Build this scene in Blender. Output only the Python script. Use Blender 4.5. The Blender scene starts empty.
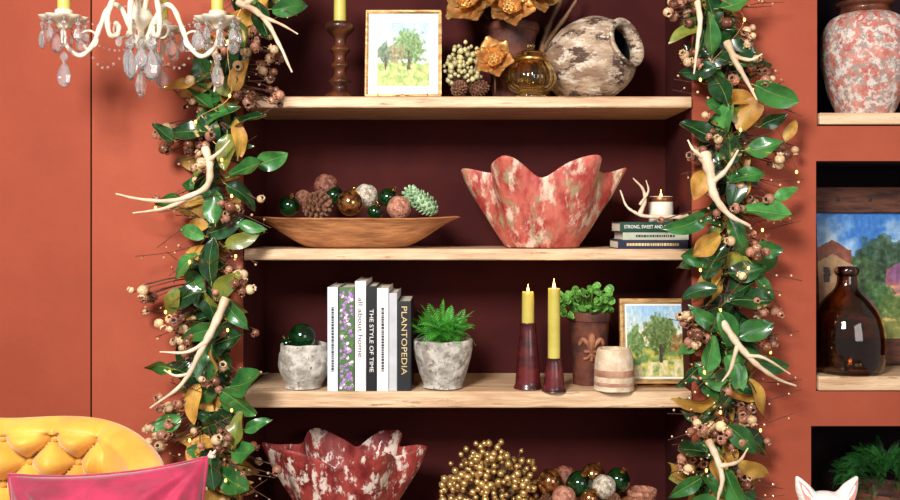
import bpy, bmesh, math, random
from mathutils import Vector, Matrix, noise
R=random.Random(11)
sc=bpy.context.scene; COL=sc.collection
PI=math.pi
S=1/375; D=2.6; Z0=1.45; HY=220
def k(Y): return S*(D+Y)/D
def W(px,py,Y):
    q=k(Y); return Vector(((px-450)*q,Y,Z0-(py-HY)*q))
def X0(px): return (px-450)*S
def ZZ(py): return Z0-(py-HY)*S
def lin(c):
    o=[]
    for x in c[:3]:
        x=x/255.0
        o.append(x/12.92 if x<=.04045 else ((x+.055)/1.055)**2.4)
    return (o[0],o[1],o[2],1)
# ------------------------------------------------------------ materials
def M(name,c,rough=.5,metal=0,c2=None,c3=None,scale=12,lo=.4,hi=.6,bump=0,bscale=None,trans=0,coat=0,emit=0,stretch=(1,1,1),sheen=0,rnd=0,p3=(.56,.6),s3=None,ior=1.45,detail=6,sub=0):
    m=bpy.data.materials.new(name); m.use_nodes=True; nt=m.node_tree; N=nt.nodes; L=nt.links
    b=N['Principled BSDF']; b.inputs['Base Color'].default_value=lin(c)
    b.inputs['Roughness'].default_value=rough; b.inputs['Metallic'].default_value=metal
    b.inputs['Transmission Weight'].default_value=trans; b.inputs['Coat Weight'].default_value=coat
    b.inputs['Sheen Weight'].default_value=sheen; b.inputs['IOR'].default_value=ior
    if sub:
        b.inputs['Subsurface Weight'].default_value=sub; b.inputs['Subsurface Scale'].default_value=.01
    if emit:
        b.inputs['Emission Color'].default_value=lin(c); b.inputs['Emission Strength'].default_value=emit
    tc=N.new('ShaderNodeTexCoord'); mp=N.new('ShaderNodeMapping'); mp.inputs['Scale'].default_value=stretch
    L.new(tc.outputs['Object'],mp.inputs['Vector'])
    out=None
    if c2 is not None:
        n=N.new('ShaderNodeTexNoise'); n.inputs['Scale'].default_value=scale; n.inputs['Detail'].default_value=detail; n.inputs['Roughness'].default_value=.62
        L.new(mp.outputs[0],n.inputs['Vector'])
        r=N.new('ShaderNodeValToRGB'); r.color_ramp.elements[0].position=lo; r.color_ramp.elements[1].position=hi
        r.color_ramp.elements[0].color=lin(c); r.color_ramp.elements[1].color=lin(c2)
        L.new(n.outputs[0],r.inputs[0]); out=r.outputs[0]
    if c3 is not None:
        layers=c3 if isinstance(c3[0],(tuple,list)) else [c3]
        for li,cc in enumerate(layers):
            n=N.new('ShaderNodeTexNoise'); n.inputs['Scale'].default_value=(s3 or scale*.6)*(1+.5*li); n.inputs['Detail'].default_value=9; n.inputs['Roughness'].default_value=.7
            mp2=N.new('ShaderNodeMapping'); mp2.inputs['Location'].default_value=(3.1+5*li,7.7,1.3); mp2.inputs['Scale'].default_value=stretch
            L.new(tc.outputs['Object'],mp2.inputs['Vector']); L.new(mp2.outputs[0],n.inputs['Vector'])
            r=N.new('ShaderNodeValToRGB'); r.color_ramp.elements[0].position=p3[0]+.02*li; r.color_ramp.elements[1].position=p3[1]+.02*li
            L.new(n.outputs[0],r.inputs[0])
            mx=N.new('ShaderNodeMix'); mx.data_type='RGBA'; L.new(r.outputs[0],mx.inputs[0]); L.new(out,mx.inputs[6]); mx.inputs[7].default_value=lin(cc)
            out=mx.outputs[2]
    if rnd:
        oi=N.new('ShaderNodeObjectInfo'); mr=N.new('ShaderNodeMapRange'); mr.inputs['To Min'].default_value=1-rnd; mr.inputs['To Max'].default_value=1+rnd
        L.new(oi.outputs['Random'],mr.inputs[0]); h=N.new('ShaderNodeHueSaturation')
        if out is not None: L.new(out,h.inputs['Color'])
        else: h.inputs['Color'].default_value=lin(c)
        L.new(mr.outputs[0],h.inputs['Value']); out=h.outputs[0]
    if out is not None: L.new(out,b.inputs['Base Color'])
    if bump:
        n=N.new('ShaderNodeTexNoise'); n.inputs['Scale'].default_value=bscale or scale*2; n.inputs['Detail'].default_value=8
        L.new(mp.outputs[0],n.inputs['Vector']); bp=N.new('ShaderNodeBump'); bp.inputs['Strength'].default_value=bump; bp.inputs['Distance'].default_value=.006
        L.new(n.outputs[0],bp.inputs['Height']); L.new(bp.outputs[0],b.inputs['Normal'])
    return m
def MA(name):
    m=bpy.data.materials.new(name); m.use_nodes=True; nt=m.node_tree
    a=nt.nodes.new('ShaderNodeAttribute'); a.attribute_name='Col'
    b=nt.nodes['Principled BSDF']; b.inputs['Roughness'].default_value=.6
    nt.links.new(a.outputs['Color'],b.inputs['Base Color']); return m
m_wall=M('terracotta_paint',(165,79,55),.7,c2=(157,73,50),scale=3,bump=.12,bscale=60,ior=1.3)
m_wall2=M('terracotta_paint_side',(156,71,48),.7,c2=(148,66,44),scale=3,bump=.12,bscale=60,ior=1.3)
m_alc=M('terracotta_in_shade',(72,26,23),.85,c2=(60,20,20),scale=3,bump=.08,bscale=60,ior=1.25)  # alcove lining: terracotta darkened to maroon, recess shade put into the colour
m_dark=M('dark_niche_tone',(32,19,23),.85,c2=(25,15,19),scale=4,ior=1.2)  # near-black tone for niche linings and rear wall
m_shelf=M('pale_oak',(226,194,156),.5,c2=(186,144,106),scale=6,lo=.35,hi=.7,stretch=(1,6,10),bump=.4,bscale=12,c3=(140,98,66),s3=9,p3=(.58,.66))
m_floor=M('floor_wood',(130,95,70),.5,c2=(105,75,52),scale=4,stretch=(8,1,1))
m_ceil=M('ceiling_paint',(225,215,205),.8,c2=(215,205,198),scale=3)
m_walnut=M('turned_walnut',(94,50,28),.35,c2=(52,26,16),scale=10,stretch=(3,3,1),bump=.3,coat=.2)
m_candle=M('olive_wax',(200,184,90),.45,c2=(188,170,74),scale=14,sub=.1)
m_gold=M('gold_metal',(214,168,92),.3,1,c2=(180,130,62),scale=20,bump=.15)
m_goldp=M('gold_petal',(238,192,120),.34,.7,c2=(196,140,78),scale=3,bump=.2,rnd=.15)
m_goldb=M('gold_berry',(230,196,130),.28,.7,c2=(186,144,84),scale=3,rnd=.25)
m_creamb=M('cream_green_bud',(216,206,156),.5,.1,c2=(160,146,90),scale=3,rnd=.3)
m_white=M('mat_board',(244,240,228),.8,c2=(238,232,220),scale=6)
m_wax=M('cream_ceramic',(240,232,216),.35,c2=(230,218,198),scale=18,coat=.3)
m_tan=M('tan_stoneware',(222,202,172),.8,c2=(196,170,140),scale=30,bump=.6,bscale=60)
m_tanb=M('brown_stoneware_band',(160,108,84),.8,c2=(190,146,120),scale=30,bump=.6,bscale=60)
m_frame=M('gilt_wood',(200,158,98),.4,.3,c2=(150,106,60),scale=18,stretch=(1,1,4),bump=.2)
m_paint=MA('painted_picture')
m_stone=M('cast_stone',(204,196,184),.85,c2=(150,142,130),c3=(100,92,84),scale=30,p3=(.56,.64),s3=50,bump=1,bscale=60)
m_soil=M('soil',(52,36,26),.95,c2=(30,20,14),scale=60,bump=.8)
m_redd=M('distressed_coral',(158,48,44),.6,c2=(198,104,86),c3=[(224,192,168),(150,134,98)],scale=16,lo=.4,hi=.6,p3=(.51,.6),s3=15,bump=.8,bscale=40,stretch=(1.3,1.3,.6),coat=.15)
m_redd2=M('distressed_maroon_white',(108,22,24),.6,c2=(160,62,54),c3=(226,206,190),scale=16,p3=(.51,.56),s3=16,bump=.7,bscale=40,stretch=(1.3,1.3,.7),coat=.15)
m_jar=M('distressed_pink_white',(178,84,70),.7,c2=(204,134,118),c3=[(212,198,186),(156,138,128)],scale=24,p3=(.48,.54),s3=38,bump=.8,bscale=60)
m_jarneck=M('brown_glaze',(112,60,38),.4,c2=(76,40,28),scale=20,coat=.4)
m_lie=M('weathered_clay',(196,172,146),.8,c2=(140,110,88),c3=[(80,58,46),(214,200,180)],scale=13,p3=(.52,.57),s3=14,stretch=(1,1,2.2),bump=1,bscale=34)
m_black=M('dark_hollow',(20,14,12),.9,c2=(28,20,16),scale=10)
m_amber=M('amber_glass',(255,236,165),.03,trans=1,coat=.3,c2=(255,226,140),scale=6)
m_brown=M('smoky_brown_glass',(186,136,96),.03,trans=1,coat=.5,c2=(160,112,76),scale=8)
m_dough=M('carved_mango_wood',(190,128,80),.55,c2=(126,76,44),scale=8,lo=.35,hi=.7,stretch=(1,3,5),bump=.8,bscale=16)
m_gball=M('green_mercury_glass',(22,86,38),.08,.7,c2=(6,34,14),scale=40,coat=1)
m_aball=M('amber_mercury_glass',(206,140,76),.12,.85,c2=(80,42,22),scale=60,coat=.8)
m_wball=M('cream_textured_ball',(228,216,196),.5,c2=(150,134,112),scale=90,bump=1)
m_pball=M('blush_ball',(208,148,120),.5,c2=(150,92,72),scale=90,bump=1)
m_rball=M('russet_ball',(166,104,82),.5,c2=(90,48,40),scale=90,bump=1)
m_cone=M('pinecone_brown',(142,94,66),.7,c2=(66,38,26),scale=3,lo=.3,hi=.7)
m_gcone=M('pale_green_glaze',(184,210,168),.3,c2=(126,164,116),scale=3,coat=.5)
m_antler=M('bone_antler',(232,210,180),.5,c2=(178,138,100),scale=9,lo=.42,hi=.72,bump=.4,bscale=40)
m_horn=M('brown_horn',(160,118,80),.55,c2=(84,52,34),scale=9,bump=.6,bscale=40)
m_leafs=[M('leaf_dark',(15,46,24),.26,c2=(30,70,34),scale=2.5,coat=.45,rnd=.3),
         M('leaf_mid',(34,86,42),.28,c2=(56,112,50),scale=2.5,coat=.4,rnd=.25),
         M('leaf_bright',(80,142,70),.3,c2=(52,112,52),scale=2.5,coat=.35,rnd=.2)]
m_leafg=M('leaf_gold_under',(204,158,68),.5,c2=(150,100,44),scale=2,lo=.35,hi=.7,rnd=.3)
m_leafo=M('leaf_olive',(138,136,50),.42,c2=(100,112,46),scale=2.5,coat=.15,rnd=.25)
m_vein=M('leaf_vein',(128,156,76),.4,c2=(110,140,66),scale=20)
m_pods=[M('pod_mauve',(186,132,104),.4,c2=(128,80,62),scale=2.5,rnd=.25,coat=.25),
        M('pod_tan',(230,200,156),.42,c2=(178,134,96),scale=2.5,rnd=.2,coat=.25),
        M('pod_brown',(134,80,52),.36,c2=(84,46,32),scale=2.5,rnd=.25,coat=.35)]
m_twig=M('twig_bark',(98,62,44),.75,c2=(62,38,28),scale=40)
m_bulb=M('warm_bulb',(255,176,84),.3,emit=6)
m_flame=M('flame',(255,190,90),.3,emit=14)
m_wire=M('copper_wire',(170,110,70),.35,.8,c2=(140,84,50),scale=30)
m_fern=M('fern_green',(46,136,38),.45,c2=(92,178,60),scale=14,rnd=.3)
m_fernd=M('fern_dark',(26,84,32),.5,c2=(54,122,46),scale=14,rnd=.35)
m_succ=M('round_leaf_green',(66,128,48),.4,c2=(120,176,80),scale=3,rnd=.3)
m_holder=M('oxblood_ceramic',(100,28,30),.35,c2=(52,14,20),scale=14,stretch=(1,1,2),coat=.4)
m_rust=M('rusty_clay',(108,56,38),.7,c2=(62,32,26),c3=(140,90,62),scale=18,p3=(.6,.68),bump=.5)
m_emb=M('worn_emblem_clay',(168,112,80),.6,c2=(132,80,56),scale=40,bump=.3)
m_crystal=M('crystal',(255,255,255),.0,trans=.88,ior=1.6,coat=1)
m_cream=M('cream_glass_lacquer',(250,240,220),.12,c2=(238,222,192),scale=14,coat=.9,trans=.25)
m_must=M('mustard_velvet',(222,168,62),.55,c2=(200,142,44),scale=6,sheen=.35,bump=.15,bscale=80)
m_pink=M('crimson_velvet',(172,18,66),.7,c2=(124,8,42),scale=9,sheen=.5,bump=.25,bscale=30)
m_pip=M('blush_piping',(232,190,176),.6,c2=(214,168,152),scale=30)
m_fur=M('white_fur',(240,234,226),.8,c2=(226,216,206),scale=30,bump=.5,bscale=120)
m_ear=M('pink_skin',(222,150,136),.6,c2=(206,130,118),scale=30)
m_plank=M('rustic_plank',(104,58,38),.7,c2=(56,30,22),scale=10,stretch=(1,3,6),bump=.6)
m_page=M('paper_pages',(236,228,208),.8,c2=(214,202,180),scale=10,stretch=(1,1,60))
m_ink=M('dark_ink',(50,50,54),.6,c2=(40,40,44),scale=20)
m_lite=M('light_ink',(238,234,222),.6,c2=(230,226,214),scale=20)
m_goldink=M('gold_ink',(222,196,140),.5,.1,c2=(206,178,118),scale=20)
m_lilac=M('lilac_ink',(150,88,176),.6,c2=(200,156,212),scale=200)
m_lgreen=M('green_ink',(70,120,58),.6,c2=(110,156,84),scale=200)
# ------------------------------------------------------------ geometry
def cat(pts,n=6):
    P=[Vector(p) for p in pts]; P=[P[0]*2-P[1]]+P+[P[-1]*2-P[-2]]; o=[]
    for i in range(1,len(P)-2):
        a,b,c,d=P[i-1:i+3]
        for j in range(n):
            t=j/n; o.append(.5*((2*b)+(c-a)*t+(2*a-5*b+4*c-d)*t*t+(3*b-a-3*c+d)*t**3))
    o.append(P[-2]); return o
def prof(p,n=5): return [(max(0,q.x),q.y) for q in cat([(a,b,0) for a,b in p],n)]
class G:
    def __init__(s): s.v=[];s.f=[];s.m=[]
    def add(s,vs,fs,mi=0,T=None):
        o=len(s.v)
        for v in vs:
            v=Vector(v); s.v.append(T@v if T is not None else v)
        for f in fs: s.f.append([i+o for i in f]); s.m.append(mi)
        return s
    def merge(s,g,T,mp=None):
        o=len(s.v); s.v+=[T@v for v in g.v]
        for f,m in zip(g.f,g.m): s.f.append([i+o for i in f]); s.m.append(mp[m] if mp else m)
    def box(s,x0,x1,y0,y1,z0,z1,mi=0,T=None):
        vs=[(x,y,z) for x in (x0,x1) for y in (y0,y1) for z in (z0,z1)]
        return s.add(vs,[(0,1,3,2),(4,6,7,5),(0,4,5,1),(2,3,7,6),(0,2,6,4),(1,5,7,3)],mi,T)
    def grid(s,fn,nu,nv,cu=False,mi=0,T=None,flip=False):
        vs=[];fs=[]; mu=nu if cu else nu+1
        for j in range(nv+1):
            for i in range(mu): vs.append(fn(i/nu,j/nv))
        for j in range(nv):
            for i in range(nu):
                a=j*mu+i;b=j*mu+(i+1)%mu;c=b+mu;d=a+mu
                fs.append((a,d,c,b) if flip else (a,b,c,d))
        return s.add(vs,fs,mi,T)
    def lathe(s,pf,n=40,mi=0,T=None,c=(0,0,0),rib=0,nr=16):
        c=Vector(c)
        def fn(u,v):
            r,z=pf[int(round(v*(len(pf)-1)))]; a=u*2*PI
            r*=1+rib*math.cos(nr*a)
            return c+Vector((r*math.cos(a),r*math.sin(a),z))
        return s.grid(fn,n,len(pf)-1,True,mi,T)
    def ball(s,c,r,mi=0,n=20,T=None):
        if not hasattr(r,'__len__'): r=(r,r,r)
        c=Vector(c)
        def fn(u,v):
            a=u*2*PI;b=-PI/2+v*PI
            return c+Vector((r[0]*math.cos(b)*math.cos(a),r[1]*math.cos(b)*math.sin(a),r[2]*math.sin(b)))
        return s.grid(fn,n,max(4,n//2),True,mi,T)
    def tube(s,pts,rad,n=8,mi=0,T=None):
        P=[Vector(p) for p in pts]; m=len(P)
        if not hasattr(rad,'__len__'): rad=[rad]*m
        t0=(P[1]-P[0]).normalized(); a=t0.orthogonal().normalized(); vs=[];fs=[]
        for i in range(m):
            t=(P[min(i+1,m-1)]-P[max(i-1,0)]).normalized()
            a=(a-t*a.dot(t)).normalized(); b=t.cross(a)
            for j in range(n):
                q=2*PI*j/n; vs.append(P[i]+(a*math.cos(q)+b*math.sin(q))*rad[i])
        for i in range(m-1):
            for j in range(n):
                fs.append((i*n+j,i*n+(j+1)%n,(i+1)*n+(j+1)%n,(i+1)*n+j))
        fs.append(list(range(n))[::-1]); fs.append([(m-1)*n+j for j in range(n)])
        return s.add(vs,fs,mi,T)
    def jit(s,amp,sc_=12,seed=0):
        for v in s.v:
            v+=noise.noise_vector(v*sc_+Vector((seed,0,0)))*amp
        return s
    def ground(s):
        mz=min(v.z for v in s.v)
        for v in s.v: v.z-=mz-.0005
        return s
    def mesh(s,name,mats,smooth=True,ang=40):
        me=bpy.data.meshes.new(name); me.from_pydata([tuple(v) for v in s.v],[],s.f)
        for m in (mats if isinstance(mats,(list,tuple)) else [mats]): me.materials.append(m)
        me.polygons.foreach_set('material_index',s.m)
        bm=bmesh.new(); bm.from_mesh(me); bmesh.ops.remove_doubles(bm,verts=bm.verts,dist=1e-6)
        bmesh.ops.recalc_face_normals(bm,faces=bm.faces)
        for f in bm.faces: f.smooth=smooth
        if smooth:
            for e in bm.edges:
                if len(e.link_faces)==2 and e.calc_face_angle(0)>math.radians(ang): e.smooth=False
        bm.to_mesh(me); bm.free(); return me
    def raw(s,name,mats,smooth=True):
        me=bpy.data.meshes.new(name); me.from_pydata([tuple(v) for v in s.v],[],s.f); me.polygons.foreach_set('material_index',s.m)
        for m in mats: me.materials.append(m)
        for p in me.polygons: p.use_smooth=smooth
        return me
    def build(s,name,mats,parent=None,loc=(0,0,0),smooth=True,bevel=0,ang=40):
        o=bpy.data.objects.new(name,s.mesh(name,mats,smooth,ang)); COL.objects.link(o); o.location=loc
        if parent: o.parent=parent
        if bevel:
            b=o.modifiers.new('bevel','BEVEL'); b.width=bevel; b.segments=2; b.limit_method='ANGLE'
        return o
def tag(o,label,ct,group=None):
    o['label']=label;o['category']=ct
    if group:o['group']=group
    return o
def thing(name,label,ct,loc,group=None,rot=(0,0,0)):
    o=bpy.data.objects.new(name,None); COL.objects.link(o); o.location=loc; o.rotation_euler=rot; o.empty_display_size=.02
    return tag(o,label,ct,group)
def struct(o): o['kind']='structure'; return o
def inst(me,name,parent,mat):
    o=bpy.data.objects.new(name,me); COL.objects.link(o); o.parent=parent; o.matrix_basis=mat; return o
def text(body,name,mat,parent,T,length,height,bold=.012):
    cu=bpy.data.curves.new(name,'FONT'); cu.body=body; cu.align_x='CENTER'; cu.align_y='CENTER'; cu.offset=bold; cu.resolution_u=3
    o=bpy.data.objects.new(name,cu); COL.objects.link(o); bpy.context.view_layer.update()
    me=bpy.data.meshes.new_from_object(o.evaluated_get(bpy.context.evaluated_depsgraph_get()))
    bpy.data.objects.remove(o); me.name=name
    xs=[v.co.x for v in me.vertices]; ys=[v.co.y for v in me.vertices]
    cx=(max(xs)+min(xs))/2; cy=(max(ys)+min(ys))/2; sx=length/(max(xs)-min(xs)); sy=height/(max(ys)-min(ys))
    for v in me.vertices: v.co=Vector(((v.co.x-cx)*sx,(v.co.y-cy)*sy,0))
    me.materials.clear(); me.materials.append(mat)
    return inst(me,name,parent,T)
# ------------------------------------------------------------ setting
ZTOP=2.7
def wallmesh(xs,zs,holes,y0,y1):
    g=G()
    for i in range(len(xs)-1):
        for j in range(len(zs)-1):
            cx=(xs[i]+xs[i+1])/2; cz=(zs[j]+zs[j+1])/2
            if any(a<cx<b and c<cz<d for a,b,c,d in holes): continue
            g.box(xs[i],xs[i+1],y0,y1,zs[j],zs[j+1])
    return g
holes=[(X0(243),X0(692),ZZ(700),ZZ(-70)),(X0(817),X0(1000),ZZ(126),ZZ(-70)),(X0(816),X0(1000),ZZ(391),ZZ(161)),(X0(811),X0(1000),ZZ(620),ZZ(426))]
xs=sorted({X0(92),2.3}|{h[0] for h in holes}|{h[1] for h in holes}); zs=sorted({0,ZTOP}|{h[2] for h in holes}|{h[3] for h in holes})
struct(wallmesh(xs,zs,holes,0,.31).build('wall_back',m_wall,smooth=False))
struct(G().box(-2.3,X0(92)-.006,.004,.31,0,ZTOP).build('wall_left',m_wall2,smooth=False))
struct(G().box(-2.3,2.3,.335,.40,0,ZTOP).build('wall_rear',m_dark,smooth=False))
a,b,c,d=holes[0]; t=.003
g=G(); g.box(a,b,.31,.33,c,d); g.box(a,a+t,.004,.31,c,d); g.box(b-t,b,.004,.31,c,d); g.box(a,b,.004,.31,d-t,d)
struct(g.build('wall_alcove',m_alc,smooth=False))
g=G()
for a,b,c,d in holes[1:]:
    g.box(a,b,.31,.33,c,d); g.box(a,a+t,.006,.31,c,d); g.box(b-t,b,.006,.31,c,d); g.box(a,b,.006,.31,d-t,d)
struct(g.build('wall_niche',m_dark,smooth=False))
struct(G().box(-2.3,2.3,-3.6,.4,-.05,0).build('floor',m_floor,smooth=False))
struct(G().box(-2.3,2.3,-1.3,.4,ZTOP,ZTOP+.05).build('ceiling',m_ceil,smooth=False))
def board(pt,pb,pxa,pxb,yf,label,group):
    g=G(); n=60
    x0,x1,z0,z1=X0(pxa)+.003,X0(pxb)-.003,ZZ(pb),ZZ(pt)
    def ring(u):
        x=x0+(x1-x0)*u; w=noise.noise(Vector((x*9,pt*.1,0)))*.003; w2=noise.noise(Vector((x*13,pt*.1,5)))*.002
        return [(x,yf+w,z0+.003+w2),(x,yf+.003+w,z0+w2*.3),(x,.305,z0),(x,.305,z1),(x,yf+.004+w,z1),(x,yf+w,z1-.004)]
    vs=[];fs=[]
    for i in range(n+1): vs+=ring(i/n)
    for i in range(n):
        for j in range(6): fs.append((i*6+j,i*6+(j+1)%6,i*6+6+(j+1)%6,i*6+6+j))
    fs+= [list(range(6)),[n*6+j for j in range(6)]]
    return tag(g.add(vs,fs).build('shelf',m_shelf,smooth=False),label,'shelf',group)
ZS={}
for i,(pt,pb,lb) in enumerate([(97,108,'top pale oak shelf carrying the candlestick, framed tree print and jar on its side'),
    (249,260,'thin pale oak shelf under the long wooden dough bowl and coral ruffled bowl'),
    (391,407,'pale oak shelf carrying the upright books, stone pots and lit candles'),
    (537,553,'lowest pale oak shelf beneath the maroon ruffled bowl and gold berries')]):
    board(pt,pb,243.5,691.5,-.012 if i!=1 else -.004,lb,'pale oak shelves in the alcove'); ZS[i]=ZZ(pt)
def sill(pt,pb,a,lb):
    z=ZZ(pt); tag(G().box(X0(a)+.004,X0(1000)-.004,-.008,.305,ZZ(pb)+.001,z).build('shelf',m_shelf,smooth=False,bevel=.003),lb,'shelf','pale wood niche sills'); return z
N1=sill(113,125,817,'pale wood niche sill under the pink and white pottery jar')
N2=sill(376,390.5,816,'pale wood niche sill under the brown glass bottle')
N3=ZZ(600); tag(G().box(X0(811)+.004,X0(1000)-.004,-.008,.305,ZZ(619.5),N3).build('shelf',m_shelf,smooth=False,bevel=.003),'pale wood niche sill under the bushy green fern','shelf','pale wood niche sills')
# ------------------------------------------------------------ pictures
def fb(x,y,s=0): return noise.fractal(Vector((x,y,s)),.9,2.1,5)
def picture(name,w,h,fn,parent,y,z0,n=110):
    me=bpy.data.meshes.new(name); nv=int(n*h/w); vs=[];fs=[];cs=[]
    for j in range(nv+1):
        for i in range(n+1): vs.append((-w/2+w*i/n,y,z0+h*j/nv))
    for j in range(nv):
        for i in range(n):
            a=j*(n+1)+i; fs.append((a,a+1,a+n+2,a+n+1)); u=(i+.5)/n; v=(j+.5)/nv
            u2=u+fb(u*7,v*7,21)*.02; v2=v+fb(u*7,v*7,31)*.02; s=fb(u*26,v*14,41)*.09
            c=lin([max(0,min(1,q+s))*255 for q in fn(u2,v2)]); cs+=[c]*4
    me.from_pydata(vs,[],fs); ca=me.color_attributes.new('Col','FLOAT_COLOR','CORNER')
    for i,c in enumerate(cs): ca.data[i].color=c
    me.materials.append(m_paint); o=bpy.data.objects.new(name,me); COL.objects.link(o); o.parent=parent; return o
def mix(a,b,t):
    t=max(0,min(1,t)); return [a[i]*(1-t)+b[i]*t for i in range(3)]
def tree(c,u,v,x,y,r,col,seed,sx=1):
    d=math.hypot((u-x)/sx,v-y)/r+fb(u*9,v*9,seed)*.45
    if d<1:
        q=fb(u*22,v*22,seed+4)*.35; c=mix(c,[max(0,min(1,col[i]+q*.5+(v-y)*.25)) for i in range(3)],.92 if d<.85 else .6)
    return c
def pic_tree(u,v):
    c=mix([.93,.93,.9],[.66,.8,.9],(v-.4)*1.6+fb(u*4,v*4,1)*.5)
    if v<.36+fb(u*3,0,2)*.04: c=mix([.55,.66,.35],[.8,.78,.5],.5+fb(u*8,v*12,3))
    c=tree(c,u,v,.14,.5,.17,[.36,.44,.32],5); c=tree(c,u,v,.62,.62,.28,[.4,.52,.28],6,1.1); c=tree(c,u,v,.35,.5,.15,[.55,.52,.36],7)
    if abs(u-.6)<.022 and .25<v<.55: c=[.35,.26,.2]
    if abs(u-.16)<.014 and .25<v<.5: c=[.35,.26,.2]
    return c
def pic_field(u,v):
    c=mix([.95,.88,.72],[.6,.75,.86],(v-.45)*2+fb(u*4,v*4,1)*.4)
    if v<.42: c=mix([.74,.7,.3],[.36,.5,.24],.5+fb(u*5,v*11,3)*1.3)
    if v<.16+.1*u: c=mix(c,[.86,.8,.6],.6+fb(u*9,v*9,9))
    c=tree(c,u,v,.14,.5,.2,[.34,.46,.2],5); c=tree(c,u,v,.6,.6,.27,[.3,.4,.14],6,1.15); c=tree(c,u,v,.9,.46,.16,[.55,.42,.2],7)
    if abs(u-.58)<.025 and .2<v<.45: c=[.24,.17,.1]
    return c
def pic_village(u,v):
    c=mix([.78,.84,.88],[.2,.44,.72],(v-.5)*2.3+fb(u*4,v*5,1)*.9)
    c=tree(c,u,v,.42,.6,.2,[.12,.24,.14],5,1.0); c=tree(c,u,v,.6,.55,.24,[.16,.26,.16],6); c=tree(c,u,v,.3,.5,.16,[.2,.3,.14],16)
    if u<.26 and v<.8-abs(u-.12)*.7 : 
        c=[.7,.54,.38] if v<.66-abs(u-.12)*.5 else [.52,.28,.2]
        if .06<u<.1 and .45<v<.56: c=[.28,.2,.18]
        if .16<u<.2 and .42<v<.54: c=[.3,.22,.18]
    if u>.5 and v<.66-abs(u-.72)*.5:
        c=mix([.66,.36,.36],[.5,.32,.46],.5+fb(u*8,v*8,2)*1.8)
        if v<.42: c=mix([.84,.6,.44],[.6,.4,.4],.5+fb(u*12,v*12,3)*1.5)
        if .6<u<.64 and .25<v<.38: c=[.25,.18,.25]
        if .74<u<.78 and .27<v<.38: c=[.25,.18,.25]
    if v<.26: c=mix([.84,.7,.42],[.46,.48,.22],.5+fb(u*5,v*14,8)*1.6)
    c=tree(c,u,v,.4,.3,.15,[.22,.36,.15],8); c=tree(c,u,v,.52,.26,.1,[.3,.4,.16],18)
    return [max(0,min(1,q)) for q in c]
def easel(t,w,mat=m_gold):
    g=G()
    for s in (-1,1):
        x=s*w*.32
        g.tube(cat([(x,-.028,.012),(x,-.03,.002),(x,-.012,-.001),(x,.03,.0),(x,.05,.0)],4),.0016,6)
        g.tube([(x,.012,0),(x,.016,w*.45)],.0016,6)
    g.tube([(-w*.32,-.024,0),(w*.32,-.024,0)],.0016,6); g.tube(cat([(-w*.32,-.028,.0),(-w*.1,-.03,.004),(0,-.03,.008),(w*.1,-.03,.004),(w*.32,-.028,0)],4),.0014,6)
    return g.build('easel_stand',mat,t)
def frame(name,label,px0,px1,py0,py1,Y,z,fw,matw,fn,group=None,rot=0):
    q=k(Y); w=(px1-px0)*q; h=(py1-py0)*q; fw*=q; matw*=q
    t=thing(name,label,'picture',(((px0+px1)/2-450)*q,Y,z+.002),group,(0,0,rot))
    tilt=Matrix.Rotation(math.radians(-8),4,'X')@Matrix.Translation((0,0,.004))
    g=G()
    for (i,o_,y0,y1) in ((0,fw*.65,-.012,.008),(fw*.5,fw,-.007,.006)):
        g.box(-w/2+i,w/2-i,y0,y1,i,o_,T=tilt); g.box(-w/2+i,w/2-i,y0,y1,h-o_,h-i,T=tilt)
        g.box(-w/2+i,-w/2+o_,y0,y1,o_,h-o_,T=tilt); g.box(w/2-o_,w/2-i,y0,y1,o_,h-o_,T=tilt)
    g.build('picture_frame',m_frame,t,smooth=False,bevel=.0015)
    if matw: G().box(-w/2+fw*.9,w/2-fw*.9,-.002,.004,fw*.9,h-fw*.9,T=tilt).build('mat_board',m_white,t,smooth=False)
    o=picture('print',w-2*fw-2*matw,h-2*fw-2*matw,fn,t,-.0035,fw+matw); o.matrix_basis=tilt
    easel(t,w); return t
frame('framed_print','gilt framed watercolour of green trees with wide white mat, beside the wooden candlestick',365,441,9,99,.06,ZS[0],3,9,pic_tree,'framed prints on small easels')
frame('framed_print','gilt framed landscape of leafy tree and meadow, on small easel beside banded crock',621,693,301,386,.08,ZS[2],5,2,pic_field,'framed prints on small easels')
# ------------------------------------------------------------ shelf one
def at(px,Y,z): return Vector(((px-450)*k(Y),Y,z))
def glow(p,e,r=.006):
    l=bpy.data.lights.new('flame_glow','POINT'); l.energy=e; l.color=(1,.6,.25); l.shadow_soft_size=r
    lo=bpy.data.objects.new('flame_glow',l); COL.objects.link(lo); lo.location=p
def flame(t,z,s=1,x=0):
    G().tube([(x,0,z),(x+.0005,0,z+.006)],.0008,5).build('wick',m_ink,t)
    glow(t.location+Vector((x,-.012,z+.034*s)),.15)
    return G().lathe(prof([(0,0),(.0038*s,.006*s),(.0034*s,.013*s),(.0013*s,.023*s),(0,.032*s)],4),12).build('flame',m_flame,t,(x,0,z+.003))
q=k(.06); t=thing('candlestick','dark turned wooden candlestick with an olive yellow candle','candlestick',at(340,.08,ZS[0]))
P=[(0,0),(15.5,0),(15.5,4),(13,7),(8,10),(7,14),(11,18),(11,20),(7,24),(6,30),(9,34),(9,36),(6,40),(6.5,46),(10,50),(10,52),(6,56),(6,62),(9,66),(14,71),(15,75),(13,78),(9,79),(9,76),(0,76)]
G().lathe(prof([(a*q,b*q) for a,b in P],3),32).build('turned_stem',m_walnut,t)
G().lathe(prof([(0,0),(.0172,0),(.0172,.002),(.0168,.06),(.016,.112),(.012,.115),(0,.114)],3),24).build('candle',m_candle,t,(0,0,76*q))
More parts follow.
